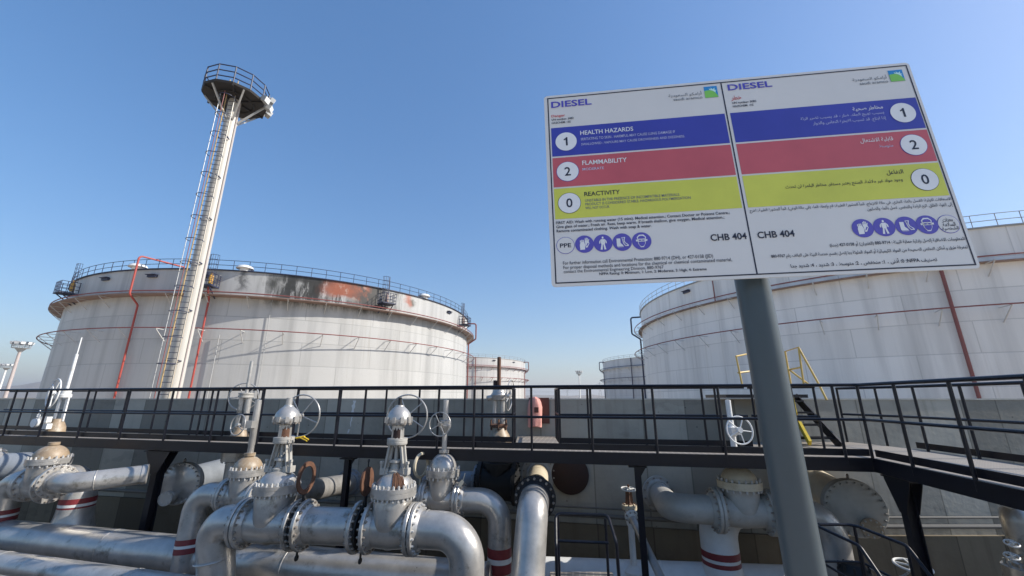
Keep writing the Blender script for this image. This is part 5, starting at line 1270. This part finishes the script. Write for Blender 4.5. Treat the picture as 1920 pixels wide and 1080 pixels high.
T('Give glass of water.; Fresh air. Rest, keep warm. If breath shallow, give oxygen. Medical attention.;', .0189, .4525, .7120, .7300, 's_ink', .014)
T('Remove contaminated clothing. Wash with soap & water.', .0193, .2683, .7325, .7505, 's_ink', .014)
T('CHB 404', .4105, .4985, .7960, .8270, 's_ink', .018); T('CHB 404', .5245, .6125, .7960, .8270, 's_ink', .018)
T('For further information call Environmental Protection: 880-9714 (DH), or 427-0158 (JID)', .0322, .4094, .8860, .9065, 's_ink', .003)
T('For proper disposal methods and locations for the chemical or chemical contaminated material,', .0326, .4532, .9070, .9270, 's_ink', .003)
T('contact the Environmental Engineering Division, 880-9767', .0328, .2857, .9265, .9450, 's_ink', .003)
T('NFPA Rating: 0: Minimum, 1: Low, 2: Moderate, 3: High, 4: Extreme', .1240, .3893, .9450, .9610, 's_ink', .014)
A = lambda *a, **k: text(*a, ar=True, **k)
A('مخاطر صحية', .8264, .9010, .2170, .2420, 's_white', bold=.008)
A('يسبب تهيج الجلد. ضار - قد يسبب تضرر الرئة', .6918, .8995, .2480, .2700, 's_pale', bold=.004)
A('إذا ابتلع. قد تسبب الابخرة النعاس والدوار', .7196, .9001, .2770, .3000, 's_pale', bold=.004)
A('قابلية الاشتعال', .8223, .9012, .3820, .4080, 's_white', bold=.006); A('متوسط', .8632, .8965, .4190, .4380, 's_pale', bold=.004)
A('التفاعل', .8617, .9004, .5460, .5720, 's_ink', bold=.008)
A('وجود مواد غير ملائمة. المنتج يعتبر مستقر. مخاطر البلمرة لن تحدث', .6155, .8935, .5850, .6090, 's_ink', bold=.006)
A('الاسعافات الاولية: الغسل بالماء الجاري. في حالة الانزعاج، الجأ للمشورة الطبية.; قم بإعطاء الماء (في حالة الوعي). الجأ للمشورة الطبية.; اخرج', .5173, .9865, .6850, .7095, 's_ink', bold=.006)
A('إلى الهواء الطلق. الزم الراحة والتنفس. غسل بالماء والصابون', .7933, .9855, .7130, .7350, 's_ink', bold=.006)
A('للمعلومات الاضافية إتصل بإدارة حماية البيئة : 880-9714 (الظهران) أو 427-0158 (جدة)', .6872, .9865, .8620, .8860, 's_ink', bold=.012)
A('لمعرفة طرق و أماكن التخلص الصحيحة من المواد الكيميائية أو المواد الملوثة بها إتصل بقسم هندسة البيئة على الهاتف رقم 880-9767', .5470, .9862, .8985, .9230, 's_ink', bold=.012)
A('تصنيف NFPA: 0: أدنى ، 1: منخفض ، 2: متوسط ، 3: شديد ، 4: شديد جداً'.replace('اً', 'ا'), .5871, .9131, .9430, .9680, 's_ink', bold=.014)
# hazard rating discs
for (cu, cv), n_ in zip(((.0585, .2745), (.0580, .4385), (.0577, .6030), (.9445, .2670), (.9445, .4325), (.9437, .6010)), ('1', '2', '0') * 2):
    o = sheet_('rating_ring', [disc(cu, cv, .0475)], .0018, M['s_blue'] if n_ != '0' else M['s_ink']); sheet_('rating_disc', [disc(cu, cv, .0456)], .0026, M['s_white'], o.parent)
    if n_ == '1':
        k_ = [(-.0065, .012), (-.0065, .006), (-.001, .010), (-.001, -.023), (.0042, -.023), (.0042, .023), (.0005, .023), (-.001, .018)]
        sheet_('rating_number', [[(cu + x, cv - y) for x, y in k_]], .0034, M['s_ink']); continue
    T(n_, cu - (.0070 if n_ == '1' else .0085), cu + (.0040 if n_ == '1' else .0085), cv - .023, cv + .023, 's_ink', .012, name='rating_number', h=.0034)
# protective equipment pictograms
def pict(cu, cv, kind):
    r = .0372; o = sheet_('pictogram_disc', [disc(cu, cv, r)], .0018, M['s_pur'])
    def q(pts, s=r * .0125): return [(cu + x * s / SW, cv - y * s / SH) for x, y in pts]
    W, Pp = [], []
    if kind == 'glove':
        W += [q([(-38, -52), (2, -50), (6, -8), (-2, 22), (-32, 18), (-40, -6)]), q([(-38, 16), (-30, 16), (-28, 34), (-36, 36)]), q([(-26, 18), (-17, 18), (-16, 40), (-24, 40)]), q([(-14, 18), (-5, 20), (-4, 38), (-12, 40)]),
              q([(10, -34), (24, -32), (42, 4), (34, 32), (2, 30), (6, 6)]), q([(4, 28), (11, 28), (12, 52), (5, 52)]), q([(13, 30), (20, 30), (22, 58), (15, 58)]), q([(22, 30), (29, 30), (32, 54), (25, 55)]), q([(30, 22), (37, 20), (43, 42), (36, 44)])]
        Pp += [q([(12, -22), (20, -20), (36, 4), (28, 10)])]
    elif kind == 'suit':
        W += [q([(8 * cos(t), 50 + 10 * sin(t)) for t in [k * pi / 6 for k in range(12)]]), q([(-16, 36), (16, 36), (18, 4), (14, -12), (-14, -12), (-18, 4)]), q([(-16, 36), (-30, 18), (-32, -2), (-24, -4), (-20, 14)]), q([(30, 18), (16, 36), (20, 14), (24, -4), (32, -2)]), q([(-14, -12), (-2, -12), (-8, -60), (-24, -58)]), q([(2, -12), (14, -12), (24, -58), (8, -60)])]
    elif kind == 'boot':
        W += [q([(-46, 34), (-14, 34), (-14, -8), (6, -30), (10, -46), (-40, -46), (-46, -30)]), q([(-4, 44), (28, 44), (20, 18), (26, -4), (50, -24), (52, -38), (24, -38), (8, -14), (2, 20)])]
        Pp += [q([(2, 38), (18, 38), (12, 18), (18, -6), (40, -26), (42, -31), (26, -31), (14, -10), (8, 20)]), q([(-44, -40), (8, -40), (8, -43), (-44, -43)])]
    else:
        W += [q([(-34, 8), (-38, 36), (-18, 58), (18, 58), (38, 36), (34, 8), (30, -24), (12, -56), (-12, -56), (-30, -24)]), q([(-48, 14), (48, 14), (46, -2), (-46, -2)])]
        Pp += [q([(-30, 20), (-28, 36), (-12, 46), (12, 46), (28, 36), (30, 20)]), q([(-28, -6), (28, -6), (24, -30), (10, -48), (-10, -48), (-24, -30)]), q([(-24, 11), (-4, 11), (-6, 2), (-22, 2)]), q([(4, 11), (24, 11), (22, 2), (6, 2)])]
        W2 = [q([(-16, -14), (16, -14), (14, -34), (-14, -34)])]
    w = sheet_('pictogram_shape', W, .0026, M['s_white'], o.parent)
    if Pp: sheet_('pictogram_detail', Pp, .0034, M['s_pur'], o.parent)
for us, v in (((.0911, .1394, .1889, .2388), .8095), ((.7716, .8201, .8696, .9162), .8055)):
    for u, k in zip(us, ('glove', 'suit', 'boot', 'mask')): pict(u, v, k)
for cu, cv in ((.0412, .8106), (.9632, .8075)):
    sheet_('ring_line', [disc(cu, cv, .0365)], .0012, M['s_title']); sheet_('ring_disc', [disc(cu, cv, .0345)], .0019, M['signback'])
T('PPE', .0265, .0560, .8010, .8210, 's_ink', .016, h=.0027)
for k, w in enumerate(('معدات', 'السلامة', 'الشخصية')): A(w, .9632 - (.011, .014, .018)[k], .9632 + (.011, .014, .018)[k], .780 + k * .0195, .798 + k * .0195, 's_ink', bold=.012, h=.0027)
# company mark: square of blue and green with a pale burst where they meet
for (u0, v0, u1, v1), (a0, a1), (b0, b1) in (((.4575, .0325, .4935, .0965), (.3578, .4495), (.3700, .4497)), ((.9412, .0365, .9768, .0985), (.8477, .9337), (.8628, .9338))):
    def lq(pts): return [(u0 + x * (u1 - u0), v1 - y * (v1 - v0)) for x, y in pts]
    sheet_('logo_square', [rect(u0, v0, u1, v1)], .0012, M['l_blue'])
    sheet_('logo_leaf', [lq([(0, 0), (1, 0), (.93, .22), (.80, .42), (.62, .58), (.40, .66), (.18, .66), (0, .60)])], .0019, M['l_green'])
    sheet_('logo_burst', [lq([(.62, .58), (.80, .42), (.86, .36), (.82, .55), (.94, .60), (.78, .64), (.80, .84), (.66, .70), (.50, .86), (.52, .70), (.36, .80), (.40, .66)])], .0026, M['l_light'])
    A('أرامكو السعودية', a0, a1, v0 + .021, v0 + .047, 's_grey', bold=.006); T('saudi aramco', b0, b1, v0 + .0500, v0 + .0650, 's_grey', .006)
# pale lime crust that has run down the wall, as seen between the two geared valves
rnd = random.Random(9); mb = MB()
for px, y0, y1, w in ((665, 751, 778, .055), (661, 776, 800, .026), (655, 805, 813, .028)):
    q0 = plan(px, y0, W0, W1); za, zb = P(px, y0, q0.y).z, P(px, y1, q0.y).z
    L_ = []; R_2 = []
    for k in range(9):
        t = k / 8; a = rnd.uniform(.5, 1.3) * w * (1 - .5 * t); x = q0.x + rnd.uniform(-.012, .012) - .03 * t
        L_.append((x - a, za + (zb - za) * t)); R_2.append((x + a, za + (zb - za) * t))
    mb.prism(L_ + R_2[::-1], 0, .006, lambda a, b, h: V(a, q0.y - .2 * (a - q0.x) - h - .001, b))
o = mb.build('lime_crust', M['whiteband'], None, smooth=False); o.parent = wall; o.location = o.location - Vector(wall.location)
# ================================================================ dusty air
def haze():
    m = bpy.data.materials.new('dusty_air'); m.use_nodes = True; n = m.node_tree; n.nodes.clear()
    o = n.nodes.new('ShaderNodeOutputMaterial'); v = n.nodes.new('ShaderNodeVolumePrincipled'); n.links.new(v.outputs[0], o.inputs['Volume'])
    v.inputs['Color'].default_value = (.86, .86, .88, 1); v.inputs['Density'].default_value = .0003; v.inputs['Anisotropy'].default_value = .25
    mb = MB(); mb.box((0, 3000, 84), (12400, 12400, 170)); o = mb.build('haze', m, smooth=False); o['kind'] = 'stuff'
haze()
#PART6
